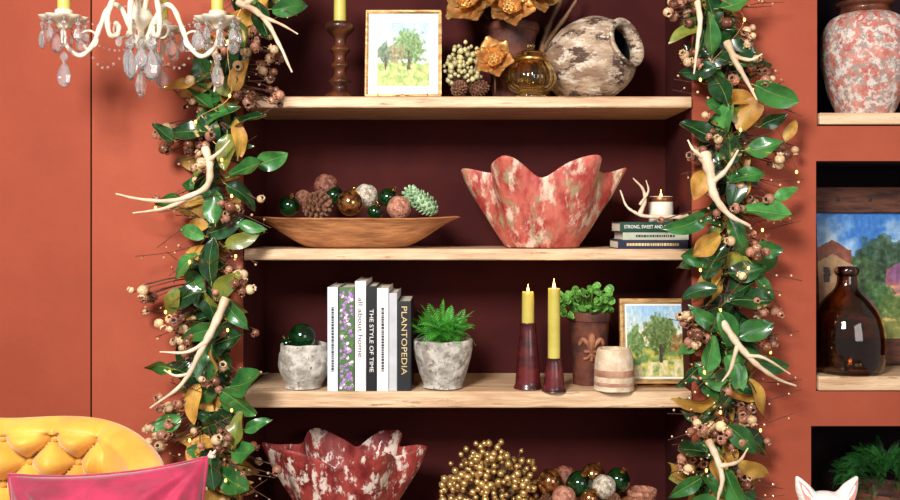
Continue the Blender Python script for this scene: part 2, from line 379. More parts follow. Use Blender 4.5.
def petal_mesh(name,mat):
    g=G()
    def fn(u,v,o=0):
        s=u*2-1; w=.42*(math.sin(PI*(.04+.9*v**1.25)))**.62; 
        return Vector((v*(1-.12*abs(s)**3),s*w,.3*v*v+abs(s)**1.6*.1-.1*max(0,v-.75)*4*(.5)+.025*math.sin(v*9+s*4)-o))
    g.grid(fn,10,12); g.grid(lambda u,v:fn(u,v,.012),10,12,flip=True)
    return g.mesh(name,mat)
pm=petal_mesh('petal',m_goldp)
def align(d,up=Vector((0,-1,0)),roll=0):
    x=Vector(d).normalized(); z=(up-x*up.dot(x)).normalized(); y=z.cross(x)
    m=Matrix((x,y,z)).transposed().to_4x4(); return m@Matrix.Rotation(roll,4,'X')
def flower(t,c,Rr,nrm,n=7,layers=2):
    nrm=Vector(nrm).normalized(); a0=nrm.orthogonal().normalized(); b0=nrm.cross(a0)
    for l in range(layers):
        for i in range(n):
            a=2*PI*(i+.5*l)/n+R.uniform(-.1,.1); d=a0*math.cos(a)+b0*math.sin(a); d=d+nrm*(.1+.5*l)
            inst(pm,'petal',t,Matrix.Translation(c)@align(d,nrm)@Matrix.Scale(Rr*(1-.3*l)*R.uniform(.9,1.1),4))
    g=G(); 
    for i in range(14):
        a=i*2.4; r=Rr*.06*math.sqrt(i); g.ball(Vector(c)+nrm*Rr*.2+a0*r*math.cos(a)+b0*r*math.sin(a),Rr*.06,n=8)
    g.build('flower_center',m_goldb,t)
Y=.2;q=k(Y); base=at(511,Y,ZS[0]+.001); t=thing('flower_arrangement','rusty brown pot holding large gold metallic flowers on the top shelf','flower arrangement',base)
G().lathe(prof([(0,0),(17*q,0),(19*q,10*q),(23*q,55*q),(26*q,70*q),(28*q,72*q),(28*q,79*q),(25*q,79*q),(23*q,72*q),(18*q,60*q),(0,58*q)],3),36).jit(.001,30).ground().build('pot',m_rust,t)
for (px,py,Yf,r,nr) in ((474,2,.12,32,(-.4,-.8,.3)),(508,8,.1,26,(.1,-1,.3)),(532,-4,.14,28,(.5,-.8,.4)),(497,-14,.16,28,(0,-.7,.8))):
    c=W(px,py,Yf)-base; flower(t,c,r*k(Yf),nr,6)
    G().tube(cat([(0,0,60*q),(c.x*.4,c.y*.3,75*q),tuple(c)],4),.002,6).build('flower_stem',m_twig,t)
Y=.05; base=at(494,Y,ZS[0]); t=thing('gold_flower','single gold metallic flower leaning beside the amber glass jar','flower',base)
c=W(494,60,Y)-base; flower(t,c,22*k(Y),(-.1,-1,.25),6,2); G().tube(cat([(0,.03,0),(.004,.02,.03),tuple(c)],4),.0022,6).build('flower_stem',m_twig,t)
def berry_bunch(label,px0,px1,py0,py1,Y,z,n,ns,rp,mat,seed=1,depth=.07,group=None,zc=0,loose=.25):
    bg=G().ball((0,0,0),1,n=12); bg.lathe([(.18,.97),(.1,1.14),(0,1.16)],6); me=bg.mesh('berry',mat)
    rr=random.Random(seed); base=at((px0+px1)/2,Y,z); t=thing('berry_spray',label,'berry spray',base,group); g=G(); q=k(Y)
    hx=(px1-px0)/2*q-rp*q; top=W(450,py0,Y).z-z-rp*q; pts=[]; tries=0
    while len(pts)<n+ns and tries<20000:
        tries+=1
        d=Vector((rr.gauss(0,1.2),rr.gauss(0,1)-.3,abs(rr.gauss(0,1)))).normalized(); e=rr.uniform(.5,1)**.6
        e*=1-loose*.5+loose*noise.noise(d*3.6+Vector((seed,0,0)))*2.0+loose*rr.random()*.35; e=min(e,1.06)
        c=Vector((d.x*hx*e,d.y*depth*e,zc+(top-zc)*abs(d.z)**.8*e)); c.z=max(rp*q,c.z)
        if all((c-p).length>rp*q*1.4 for p in pts): pts.append(c)
    pts.sort(key=lambda c:c.y-c.z*.6); gs=G()
    for i,c in enumerate(pts):
        r=rp*q*rr.uniform(.65,1.15); d=(c-Vector((0,0,zc*.5))).normalized(); T=Matrix.Translation(c)@d.to_track_quat('Z','Y').to_matrix().to_4x4()@Matrix.Scale(r,4)
        if i<n: inst(me,'berry',t,T)
        else: gs.merge(bg,T)
        if i%2==0 or i<n: g.tube(cat([(0,0,.004),(c.x*.35,c.y*.3,c.z*.5),tuple(c-d*r*.8)],3),.0011,5)
    if gs.v:
        o=inst(gs.raw('berry',[mat]),'berry',t,Matrix()); o['kind']='stuff'
    g.build('stem',m_twig,t); return t
berry_bunch('small spray of cream green dried buds between framed watercolour and gold flower',441,486,40,97,.09,ZS[0],90,50,2.7,m_creamb,seed=3,depth=.04,group='bud and berry sprays',zc=.05)
berry_bunch('large gold berry bunch on the lowest shelf, right of maroon ruffled bowl',440,543,441,530,.1,ZS[3],99,220,3.6,m_goldb,seed=9,depth=.085,group='bud and berry sprays',zc=.05,loose=.4)
def cone_mesh(mat,n=70,el=1.2):
    g=G()
    for i in range(n):
        f=(i+.5)/n; zz=-el+2*el*f; r=math.sqrt(max(.02,1-(zz/el)**2))*.82; a=i*2.39996
        T=Matrix.Translation((r*math.cos(a),r*math.sin(a),zz))@Matrix.Rotation(a,4,'Z')@Matrix.Rotation(-.5-.5*(f-.5),4,'Y')
        g.ball((0,0,0),(.3,.2,.1),n=8,T=T)
    g.ball((0,0,0),(.72,.72,el*.9),n=12); return g.mesh('pinecone',mat)
cm=cone_mesh(m_cone); gcm=cone_mesh(m_gcone,60,1.5)
def cone(px,py,Y,rp,label,me=cm,rot=(1.3,.4,0),group='pinecones',name='pinecone'):
    o=bpy.data.objects.new(name,me); COL.objects.link(o); o.location=W(px,py,Y); o.rotation_euler=rot; s=rp*k(Y); o.scale=(s,s,s)
    return tag(o,label,'pinecone' if name=='pinecone' else 'ornament',group)
cone(459,89,.02,8,'small brown pinecone at the foot of the cream green buds on top shelf')
cone(479,89,.015,8,'small brown pinecone beneath the single gold flower on top shelf',rot=(1.2,.2,1))
Y=.04;q=k(Y); t=thing('glass_jar','amber glass lidded jar with gold rim in front of the sideways vase','jar',at(531,Y,ZS[0]))
G().lathe(prof([(0,0),(14*q,0),(15*q,3*q),(12*q,5*q),(21*q,9*q),(25*q,17*q),(24*q,27*q),(19*q,34*q),(16*q,37*q),(15*q,37*q),(18*q,33*q),(22.5*q,26*q),(23*q,17*q),(18*q,10*q),(0,8*q)],4),96,rib=.025,nr=16).build('jar_body',m_amber,t)
G().lathe(prof([(16*q,36*q),(18*q,37*q),(18*q,40*q),(16*q,41*q),(15*q,38*q),(16*q,36*q)],3),36).build('rim',m_gold,t)
G().lathe(prof([(16.5*q,41*q),(15*q,45*q),(8*q,48*q),(3*q,49*q),(2*q,50*q),(4*q,52*q),(3*q,55*q),(0,56*q)],3),36).build('lid',m_amber,t)
Y=.13;q=k(Y); r=42*q; ax=Vector((.66,-.70,.26)).normalized()
base=at(594,Y,ZS[0]); t=thing('vase','large weathered clay jar lying on its side with a dark round mouth','vase',base)
T=Matrix.Translation((0,0,r*1.0))@ax.to_track_quat('Z','Y').to_matrix().to_4x4()@Matrix.Translation((0,0,-r*.05))
g=G().lathe(prof([(0,-1.12*r),(.5*r,-1.1*r),(.82*r,-.8*r),(1.0*r,-.1*r),(.93*r,.45*r),(.68*r,.8*r),(.53*r,.92*r),(.56*r,1.0*r),(.6*r,1.06*r),(.55*r,1.09*r),(.45*r,1.05*r),(.42*r,.9*r),(.48*r,.75*r)],4),64,T=T).jit(.0035,14)
mz=min(v.z for v in g.v)
for v in g.v: v.z-=mz
g.build('vase_body',m_lie,t)
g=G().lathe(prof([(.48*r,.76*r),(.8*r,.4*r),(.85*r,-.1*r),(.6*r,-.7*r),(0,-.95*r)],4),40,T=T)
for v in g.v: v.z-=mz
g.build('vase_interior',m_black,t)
def antler_g(g,paths,n=10,s=1.0):
    for pts,r0,r1 in paths:
        P=cat(pts,6); m=len(P); g.tube(P,[ s*(r0+(r1-r0)*(i/(m-1))**1.2)*(1+.12*math.sin(i*1.7)) for i in range(m)],n)
    return g
base=at(548,.27,ZS[0]); g=G()
def L(px,py,Y): return tuple(W(px,py,Y)-base)
antler_g(g,[([L(548,100,.27),L(541,60,.26),L(548,28,.25),L(563,-5,.24),L(570,-25,.24)],.013,.004),([L(543,50,.26),L(556,30,.24),L(574,4,.22),L(578,-10,.22)],.009,.003)]).jit(.002,30)
tag(g.build('antler',m_horn,loc=base),'brown curved horn antler standing behind the sideways vase','antler')
# ------------------------------------------------------------ shelf two
def boat(name,label,px,Y,z,a,b,h,floor,mat,rise=.0):
    g=G()
    def out(u,v):
        th=u*2*PI; rr=.44+.46*v**.8+.10*v**4; return Vector((a*rr*math.cos(th),b*rr*math.sin(th),h*(v**1.2)*(1-.06*v**6)+rise*v*abs(math.cos(th))**5))
    def inn(u,v):
        th=u*2*PI; rr=(.93)*(1-v); return Vector((a*rr*math.cos(th),b*rr*math.sin(th),floor+(h*.95-floor)*(1-v)**3+rise*(1-v)**3*abs(math.cos(th))**5))
    g.grid(out,90,14,True); g.grid(inn,90,16,True)
    g.grid(lambda u,v:(out(u,1)*(1-v)+inn(u,0)*v)+Vector((0,0,.003*math.sin(PI*v))),90,3,True)
    g.grid(lambda u,v:out(u,0)*(1-v),90,3,True)
    g.jit(.0024,14).ground()
    o=g.build(name,mat,loc=at(px,Y,z)); return tag(o,label,'bowl')
boat('dough_bowl','long oval carved wooden dough bowl filled with ornaments on the second shelf',357,.085,ZS[1],104*k(.085),.095,30*k(.085),21*k(.085),m_dough,.005)
def bauble(px,py,Y,rp,mat,label,group='round ornaments in the dough bowl',cap=True,ct='ornament',tilt=(.5,.3)):
    q=k(Y); r=rp*q; p=W(px,py,Y); t=thing('bauble',label,ct,p-Vector((0,0,r)),group)
    g=G().ball((0,0,0),r,n=40)
    if not cap and mat is not m_gball: g.jit(r*.07,60)
    g.build('ball',mat,t,(0,0,r))
    if cap:
        T=Matrix.Translation((0,0,r))@Matrix.Rotation(tilt[0],4,'X')@Matrix.Rotation(tilt[1],4,'Y')
        G().lathe([(r*.2,r*.95),(r*.22,r*.97),(r*.2,r*1.16),(0,r*1.18)],16,T=T).build('cap',m_gold,t)
        a=[(r*.12*math.cos(j*PI/5),0,r*1.26+r*.12*math.sin(j*PI/5)) for j in range(11)]
        G().tube(a,r*.02,5,T=T).build('hanging_loop',m_gold,t)
    return t
bauble(289,206,.07,10.5,m_gball,'dark green glass bauble at the left end of the dough bowl')
bauble(334,196,.12,10,m_gball,'dark green glass bauble behind the russet ball in dough bowl',tilt=(.2,-.5))
bauble(375,212,.045,8,m_gball,'small green glass bauble low in front between cream and blush balls')
bauble(388,198,.11,10,m_gball,'green glass bauble behind the blush ball and pale green cone',tilt=(.3,.6))
bauble(326,186,.13,12,m_rball,'russet speckled ball topping the pile in the dough bowl',cap=False)
bauble(366,196,.1,12,m_wball,'cream textured ball in the middle of the dough bowl',cap=False)
bauble(399,208,.045,12,m_pball,'blush textured ball toward the right of the dough bowl',cap=False)
bauble(350,203,.045,13,m_aball,'amber mercury glass bauble at the front centre of dough bowl')
bauble(303,198,.13,8,m_pball,'small blush ball behind the left pinecone in dough bowl',cap=False)
cone(317,206,.06,14,'brown pinecone lying second from left in the dough bowl',rot=(1.4,.2,.5),group='pinecones')
cone(424,203,.085,10.5,'pale green glazed cone ornament at the right end of dough bowl',gcm,(.2,-.9,0),'cone ornaments','cone_ornament')
cone(410,197,.14,9,'pale green glazed cone ornament peeking behind the rightmost one',gcm,(.9,.3,0),'cone ornaments','cone_ornament')
def ruffle(label,px,Y,z,Rp,rbp,Hp,n,ph,mat,amp=.15,zamp=.05,dip=.15,side=.13,name='ruffled_bowl',seed=0):
    q=k(Y); R_=Rp*q; rb=rbp*q; H=Hp*q
    def wrap(a): return (a+PI)%(2*PI)-PI
    def f(t,th,off):
        fold=max(0,(t-.04)/.96)**1.25; t2=th+.07*math.sin(3*th+seed)
        w=math.cos(n*t2+ph); lip=.30*math.sin((2*n+1)*t2+seed*2)*t**4
        r=rb+(R_-rb)*(.6*math.sin(t*PI/2)+.4*t**1.6); r*=1+amp*fold*w+amp*lip*.6
        z=H*(.97*t**1.15)+H*zamp*fold*w-H*side*fold*abs(math.cos(th))**4+H*.04*lip
        dd=math.exp(-(wrap(th+PI/2+.05)/.26)**2)+math.exp(-(wrap(th-PI/2)/.32)**2)
        z-=H*dip*fold*dd
        return Vector(((r-off)*math.cos(th),(r-off)*math.sin(th)*.74,z+off*.3))
    g=G(); th=.0055
    g.grid(lambda u,v:f(v,u*2*PI,0),260,40,True); g.grid(lambda u,v:f(1-v*.93,u*2*PI,th),260,36,True)
    g.grid(lambda u,v:f(1,u*2*PI,th*v)+Vector((0,0,.003*math.sin(PI*v))),260,4,True)
    g.grid(lambda u,v:f(0,u*2*PI,0)*(1-v),260,2,True); g.grid(lambda u,v:f(.07,u*2*PI,th)*(1-v)+Vector((0,0,f(.07,0,th).z*v)),260,2,True)
    g.jit(.003,11,seed).ground()
    return tag(g.build(name,mat,loc=at(px,Y,z),ang=70),label,'bowl','ruffled pottery bowls')
ruffle('coral red distressed bowl with deep ruffled rim, on the second shelf',542,.1,ZS[1],72,36,86,6,0,m_redd,seed=1)
ruffle('maroon and white chipped ruffled bowl on the lowest shelf',346,.09,ZS[3],73,36,84,6,.5,m_redd2,seed=2.4,dip=.12,side=.06)
def mkbook(label,loc,w,d,h,mat,txt=None,tm=None,frac=.8,flat=True,group=None,marks=False,rot=0,th=.42,bold=.008,floral=False):
    t=thing('book',label,'book',loc,group,(0,0,rot)); c=.0022; g=G()
    if flat:
        g.box(-w/2,w/2,0,d,0,c); g.box(-w/2,w/2,0,d,h-c,h); g.box(-w/2,w/2,0,c,c,h-c)
        p=G().box(-w/2+.003,w/2-.003,c,d-.003,c,h-c)
        Tt=Matrix(((1,0,0,0),(0,0,-1,-.0006),(0,1,0,h/2),(0,0,0,1))); Ln=w*frac; H=h*th
    else:
        g.box(-w/2,-w/2+c,0,d,0,h); g.box(w/2-c,w/2,0,d,0,h); g.box(-w/2+c,w/2-c,0,c,0,h)
        p=G().box(-w/2+c,w/2-c,c,d-.003,.003,h-.003)
        Tt=Matrix(((0,1,0,0),(0,0,-1,-.0006),(-1,0,0,h*.5),(0,0,0,1))); Ln=h*frac; H=w*th
    g.build('cover',mat,t,smooth=False,bevel=.0008); p.build('pages',m_page,t,smooth=False)
    if txt: 
        for (s,off,f,hh) in txt:
            T=Tt@Matrix.Translation((off*(w if flat else h),0,0)); text(s,'title',tm,t,T,(w if flat else h)*f,(h if flat else w)*hh,bold)
    if marks:
        m=G(); x=-Ln/2; rr=random.Random(int(w*1e5)+int(h*1e4))
        while x<Ln/2:
            l=rr.uniform(.002,.007); m.box(x,min(x+l,Ln/2),-H/2,H/2,-.0002,.0002,T=Tt); x+=l+.0018
        m.build('title',tm,t,smooth=False)
    if floral:
        m=G(); rr=random.Random(4)
        for i in range(120):
            x=rr.uniform(-h/2+.007,h/2-.007); y=rr.uniform(-w/2+.004,w/2-.004); gr=i%5==0
            for j in range(3 if gr else 6):
                a=j*2*PI/(3 if gr else 6)+i; L1=.008 if gr else rr.uniform(.004,.0065)
                e=Vector((math.cos(a),math.sin(a),0)); o_=Vector((-e.y,e.x,0)); c0=Vector((x,y,.00002*i))
                lim=lambda v:Vector((v.x,max(-w/2+.0005,min(w/2-.0005,v.y)),v.z))
                m.add([lim(c0),lim(c0+e*L1*.5+o_*L1*.34),lim(c0+e*L1),lim(c0+e*L1*.5-o_*L1*.34)],[(0,1,2,3)],1 if gr else (0 if i%4 else 2),Tt)
        m.build('floral_print',[m_lilac,m_lgreen,m_lite],t,smooth=False)
    return t
Bm=lambda n,c,c2=None,**a: M(n,c,.45,c2=c2 or tuple(int(x*.93) for x in c),scale=18,**a)
q=k(0)
mkbook('navy book with gold lettering at the bottom of the small stack',(X0(653),.0,ZS[1]),70*q,.15,9*q,Bm('navy_cloth',(26,28,58)),None,m_goldink,.75,True,'stacked books on the second shelf',True,th=.3)
mkbook('pale spined book in the middle of the small stack',(X0(656),.004,ZS[1]+9*q),66*q,.15,8*q,Bm('sage_cloth',(186,186,162)),None,m_ink,.6,True,'stacked books on the second shelf',True,th=.3)
mkbook('dark green book on top of the small stack, with white title',(X0(655),.0,ZS[1]+17*q),70*q,.15,10*q,Bm('bottle_green_cloth',(10,64,46)),[('STRONG, SWEET AND BITTER',-.07,.74,.4)],m_lite,group='stacked books on the second shelf')
zt=ZS[1]+27*q
t=thing('jar_candle','lit cream candle in a small white jar on the stacked books','candle',at(661,.085,zt)); q=k(.085)
G().lathe(prof([(0,0),(11*q,0),(12*q,2*q),(12*q,20*q),(11.5*q,25*q),(10.5*q,25*q),(10.5*q,22*q),(0,21*q)],3),36).build('jar',m_wax,t)
G().lathe([(12.1*q,20*q),(12.3*q,20.5*q),(12.3*q,24*q),(11.9*q,25*q)],36).build('rim_band',m_wire,t)
flame(t,21*q,.9)
base=at(650,.03,zt); g=G(); L=lambda px,py,Y: tuple(W(px,py,Y)-base)
antler_g(g,[([L(697,214,.04),L(684,217,.03),L(670,217,.03),L(645,216,.03),L(634,212,.03),L(626,205,.03),L(620,190,.03)],.0075,.002),([L(640,214,.03),L(645,200,.035),L(642,188,.03),L(633,178,.03)],.0065,.0018),([L(640,205,.03),L(648,192,.03),L(646,180,.03)],.004,.0015)])
tag(g.jit(.001,30).build('antler',m_antler,loc=base),'small white forked antler lying on top of the stacked books','antler')
# ------------------------------------------------------------ shelf three
def stonepot(name,label,px,Y,z,rt,rbm,h,ct='plant pot',bul=1.05):
    q=k(Y); t=thing(name,label,ct,at(px,Y,z))
    G().lathe(prof([(0,0),(rbm*q,0),(rbm*q*1.05,3*q),((rt+rbm)/2*q*bul,h*.4*q),(rt*q*(1+(bul-1.05)*.4),h*.75*q),(rt*q*1.02,h*.86*q),(rt*q*1.02,h*q),(rt*q*.88,h*q),(rt*q*.84,h*.85*q),(0,h*.8*q)],4),48).jit(.003,26,px).ground().build('pot',m_stone,t); return t,q
t,q=stonepot('stone_pot','rough grey rounded stone pot holding a green glass ball, left of the books',304,.05,ZS[2],23,17,43,bul=1.22)
G().lathe([(0,34.5*q),(19*q,34.5*q)],24).build('soil',m_soil,t)
bauble(302,337,.05,13.5,m_gball,'large dark green glass ball resting in the rough grey stone pot','green balls in the stone pot',cap=False)
bauble(287,344,.07,6.5,m_gball,'smaller green glass ball at the left inside the stone pot','green balls in the stone pot',tilt=(.1,-.4))
fl=Bm('green_floral_paper',(84,112,70))
bk=[(327.5,338,287,Bm('pale_blue_paper',(220,226,232)),'tall white book at the left end of the upright row, with grey lettering',None,m_ink,True),
 (339,354,287,fl,'lilac and green floral spined book in the upright row',None,m_ink,False),
 (355,366,281,Bm('ivory_paper',(236,234,226)),'tallest ivory book with dark lowercase title, left of the slim black book',[('all about home',-.08,.54,.4)],m_ink,False),
 (366.5,376.5,286,Bm('black_paper',(22,22,26)),'slim black book with small white title in the upright row',[('THE STYLE OF TIME',.02,.6,.4)],m_lite,False),
 (377,388.5,288,Bm('white_paper',(232,230,224)),'white book with small dark lettering, right of the slim black book',None,m_ink,True),
 (389,397,293,Bm('grey_paper',(196,196,198)),'thin light grey book second from the right end',None,m_ink,False),
 (397.5,411,301,Bm('charcoal_paper',(34,35,38)),'charcoal book at the right end with large pale capital title',[('PLANTOPEDIA',-.06,.76,.42)],m_goldink,False)]
for a,b_,top,mt,lb,tx,tm,mk in bk:
    q=k(-.002); w=(b_-a)*q
    mkbook(lb,((((a+b_)/2)-450)*q,-.004+R.uniform(0,.006),ZS[2]),w,.21,(391-top)*q,mt,tx,tm,.62,False,'upright books on the third shelf',mk,0,.22,.0,mt is fl)
def frond_geo(n=26,droop=.6,wl=.2,up=.9):
    g=G(); P=[]
    for i in range(n+1):
        t=i/n; P.append(Vector((t*.8,0,up*t-droop*t*t)))
    g.tube(P,[.008*(1-.7*i/n) for i in range(n+1)],4)
    for i in range(3,n+1):
        t=i/n; w=wl*(math.sin(PI*min(1,t*.85+.15))**.8)+.012; d=(P[i]-P[i-1]).normalized()
        for s in (-1,1):
            o=Vector((0,s,0)); tip=P[i]+o*w+d*w*.7+Vector((0,0,-.1*w))
            m_=P[i].lerp(tip,.45); g.add([P[i],m_-d*.017,tip,m_+d*.017+Vector((0,0,.006))],[(0,1,2,3)])
    return g
FG=[frond_geo(17,dr,.15,u) for dr,u in ((.35,1.0),(.8,1.15),(1.2,1.3))]
fr=[g_.mesh('frond',m_fern,False) for g_ in FG]; frd=[g_.mesh('frond',m_fernd,False) for g_ in FG]
def fern(t,c,n,L0,L1,ms,seed=1,tilt=(.0,.6),spread=.008,dome=0,extra=0,mat=None):
    rr=random.Random(seed); st=G(); N_=n+extra; order=list(range(N_))
    for i in order:
        a=i*2.4+rr.uniform(-.3,.3); s=rr.uniform(L0,L1); ro=1 if not dome else math.sqrt((i+.5)/N_)
        T=Matrix.Translation(Vector(c)+Vector((math.cos(a),math.sin(a),0))*spread*ro+Vector((0,0,dome*math.sqrt(max(0,1-ro*ro)))))@Matrix.Rotation(a,4,'Z')@Matrix.Rotation((ro*.9 if dome else 0)-rr.uniform(*tilt),4,'Y')@Matrix.Rotation(rr.uniform(-.6,.6),4,'X')@Matrix.Scale(s,4)
        if extra and i%(N_//n+1)!=0: st.merge(rr.choice(FG),T)
        else: inst(rr.choice(ms),'frond',t,T)
    if st.v: inst(st.raw('frond',[mat],False),'frond',t,Matrix())['kind']='stuff'
t,q=stonepot('potted_fern','bright green fern in a tapered grey stone pot, right of the books',443,.05,ZS[2],29,19,47,'potted plant')
G().lathe([(0,40*q),(24*q,40*q)],24).build('soil',m_soil,t)
fern(t,(0,0,41*q),95,.085,.13,fr,4,(-.05,.75))
def taperholder(label,px,Y,topy,hw_b,hw_t,cy,lit):
    q=k(Y); b=at(px,Y,ZS[2]); h=W(px,topy,Y).z-ZS[2]; hc=W(px,cy,Y).z-ZS[2]
    t=thing('candle_holder',label,'candle',b,'taper candles in dark red holders')
    G().lathe(prof([(0,0),(hw_b*q,0),(hw_b*q*.98,.06*h),(hw_b*q*.93,.12*h),((hw_b+hw_t)/2*q,.5*h),(hw_t*q,.93*h),(hw_t*q*1.05,h),(hw_t*q*.7,h),(hw_t*q*.6,h*.93),(0,h*.92)],4),40).build('holder',m_holder,t)
    G().lathe(prof([(0,h*.92),(6.2*q,h*.92),(6.2*q,h),(6*q,hc-3*q),(5*q,hc),(0,hc-1.5*q)],3),24).jit(.0004,60).build('candle',m_candle,t)
    flame(t,hc-1.5*q,lit); return t
taperholder('lit olive taper in the taller dark red cone holder, beside the fern',528,.04,323,13.5,8,292,.75)
taperholder('longer lit olive taper candle in the shorter dark red cone holder',554,.0,358,11.5,7.5,291,1.1)
Y=.12;q=k(Y);b=at(589,Y,ZS[2]); t=thing('potted_plant','round leaved green plant in a rusty brown clay pot with raised lily emblem','potted plant',b)
G().lathe(prof([(0,0),(15*q,0),(16*q,4*q),(19*q,45*q),(20*q,62*q),(21.5*q,63*q),(21.5*q,71*q),(19*q,71*q),(17*q,62*q),(0,60*q)],3),40).jit(.001,30).ground().build('pot',m_rust,t)
g=G(); T=Matrix.Translation((0,-19.4*q,38*q))@Matrix.Rotation(math.radians(4),4,'X')
for pts,r in (([(0,0,-13*q),(0,0,-2*q),(0,0,6*q),(0,0,15*q)],(1.8,3,3.6,.6)),([(-1*q,0,-3*q),(-5*q,.6*q,5*q),(-9*q,1.9*q,8*q),(-12*q,3.6*q,2*q)],(1.6,2.3,2.1,1)),([(1*q,0,-3*q),(5*q,.6*q,5*q),(9*q,1.9*q,8*q),(12*q,3.6*q,2*q)],(1.6,2.3,2.1,1)),([(-7*q,1.2*q,-4*q),(0,-.3*q,-3.4*q),(7*q,1.2*q,-4*q)],(1.7,1.9,1.7)),([(0,0,-5*q),(-4*q,.6*q,-10*q),(-8*q,1.6*q,-11*q)],(1.5,1.4,.7)),([(0,0,-5*q),(4*q,.6*q,-10*q),(8*q,1.6*q,-11*q)],(1.5,1.4,.7))):
    C=cat(pts,4); m=len(C); rr_=[r[min(len(r)-1,int(i/4))]*q for i in range(m)]; g.tube(C,rr_,8,T=T)
g.build('lily_emblem',m_emb,t)
lm=G()
lf=lambda u,v,o=0:Vector((.5-.5*math.cos(v*PI),(u*2-1)*.52*math.sin(PI*v)**.75+.03*math.sin(v*14)*(u*2-1),.1*(u*2-1)**2-.12*v*v-o))
lm.grid(lambda u,v:lf(u,v),8,10); lm.grid(lambda u,v:lf(u,v,.02),8,10,flip=True)
lm=lm.mesh('leaf',m_succ)
rr=random.Random(3); gs_=G()
for i in range(80):
    a=i*2.4; rad=(4+25*math.sqrt(rr.random()))*q; 
    if math.cos(a)>.3: rad*=.72
    hgt=62+8+rr.uniform(-2,30)*math.sqrt(max(0.05,1-(rad/(36*q))**2)); c=Vector((rad*math.cos(a)-.004,rad*.75*math.sin(a)-.008,hgt*q)); c.z=max(c.z,(60 if c.x<-.05 else 68)*q)
    gs_.tube(cat([(c.x*.3,c.y*.3,60*q),(c.x*.75,c.y*.75,c.z*.95),tuple(c)],3),.0009,5)
    d=Vector((math.cos(a)+rr.uniform(-.4,.4),math.sin(a)*.6-.3,rr.uniform(-.4,.5))); up=Vector((rr.uniform(-.4,.4),-.8,rr.uniform(.2,1)))
    inst(lm,'leaf',t,Matrix.Translation(c)@align(d,up)@Matrix.Scale(rr.uniform(6,9)*q,4))
gs_.build('stem',m_succ,t)
Y=.01;q=k(Y); t=thing('striped_crock','small squat tan stoneware crock with brown bands in front of the landscape print','jar',at(614,Y,ZS[2]))
G().lathe(prof([(0,0),(18.5*q,0),(19.8*q,3*q),(19.8*q,10*q),(19*q,28*q),(17.5*q,37*q),(16*q,41*q),(14*q,41*q),(13*q,36*q),(0,34*q)],4),44).jit(.001,50).ground().build('crock_body',m_tan,t)
for z1,z2,r_ in ((6,10,20.3),(15,22,20)):
    G().lathe([(r_*q-.001,z1*q),(r_*q,(z1+.5)*q),(r_*q-.0006,(z2-.5)*q),(r_*q-.002,z2*q)],44).jit(.001,50).build('band',m_tanb,t)
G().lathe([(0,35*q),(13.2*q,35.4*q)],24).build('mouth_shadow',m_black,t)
# ------------------------------------------------------------ shelf four
boat('wooden_bowl','wooden bowl heaped with round ornaments on the lowest shelf',586,.1,ZS[3],44*k(.1),.1,30*k(.1),18*k(.1),m_dough)
gp='round ornaments heaped on the lowest shelf'
for (px,py,Y,r,mt,lb,cp) in ((550,482,.07,13,m_aball,'amber mercury bauble beside the gold berries, low shelf',1),(565,477,.1,11,m_rball,'russet ball at the top left of the low shelf heap',0),(579,484,.05,13,m_gball,'green glass bauble front and centre of the low shelf heap',1),(593,475,.11,12,m_aball,'amber mercury bauble at the top of the low shelf heap',1),(604,487,.045,12,m_wball,'cream textured ball front right of the low shelf heap',0),(618,480,.08,12,m_gball,'dark green bauble at the right end of the low shelf heap',1),(564,498,.02,12,m_pball,'blush ball at the bottom front of the low shelf heap',0),(590,499,.03,11,m_aball,'amber bauble at the bottom edge beneath the green bauble',1)):
    bauble(px,py,Y,r,mt,lb,gp,cap=bool(cp))
cone(547,502,.03,7,'brown pinecone at the lower left of the low shelf heap',rot=(1.5,.3,.4))
cone(613,500,.03,7,'brown pinecone at the lower right of the low shelf heap',rot=(1.2,-.3,.2))
Y=.08;q=k(Y); t=thing('small_pot','small blush clay pot right of the ornament heap on the lowest shelf','plant pot',at(642,Y,ZS[3]))
G().lathe(prof([(0,0),(11*q,0),(12*q,3*q),(14*q,30*q),(15*q,34*q),(15*q,38*q),(13*q,38*q),(12*q,34*q),(0,32*q)],3),36).build('pot',m_pball,t)
# ------------------------------------------------------------ niches
Y=.13;q=k(Y); t=thing('pottery_jar','large distressed pink and white pottery jar with brown neck in upper right niche','jar',at(865,Y,N1))
G().lathe(prof([(0,0),(24*q,0),(27*q,4*q),(35*q,25*q),(42*q,55*q),(42*q,80*q),(35*q,96*q),(26*q,102*q)],5),64).jit(.0018,22).ground().build('jar_body',m_jar,t)
G().lathe(prof([(27*q,100*q),(24*q,105*q),(23*q,109*q),(27*q,112*q),(27*q,115*q),(22*q,116*q),(19*q,110*q),(19*q,100*q),(0,98*q)],4),48).build('neck',m_jarneck,t)
Y=.075;q=k(Y); t=thing('glass_bottle','brown smoked glass bottle with round shoulders in front of village painting','bottle',at(847,Y,N2))
O=[(0,0),(28,0),(33,3),(36,16),(36,38),(31,58),(22,72),(13,82),(10,88),(9,98)]; I=[(6,98),(7,88),(10,81.5),(20,71),(29,57),(33.5,38),(33.5,16),(30,5),(0,4)]
G().lathe(prof([(a*q,b_*q) for a,b_ in O+I],5),56).build('bottle_body',m_brown,t)
G().lathe(prof([(9*q,95*q),(11.5*q,98*q),(12*q,102*q),(10*q,105*q),(6.5*q,104*q),(6.5*q,96*q)],4),40).build('lip',m_brown,t)
Y=.2;q=k(Y); pw=(985-793)*q; ph=178*q
t=thing('framed_painting','village painting in a rustic dark plank frame, leaning in the right niche','painting',at(889,Y,N2+.001),None,(math.radians(-5),0,0))
fw=26*q
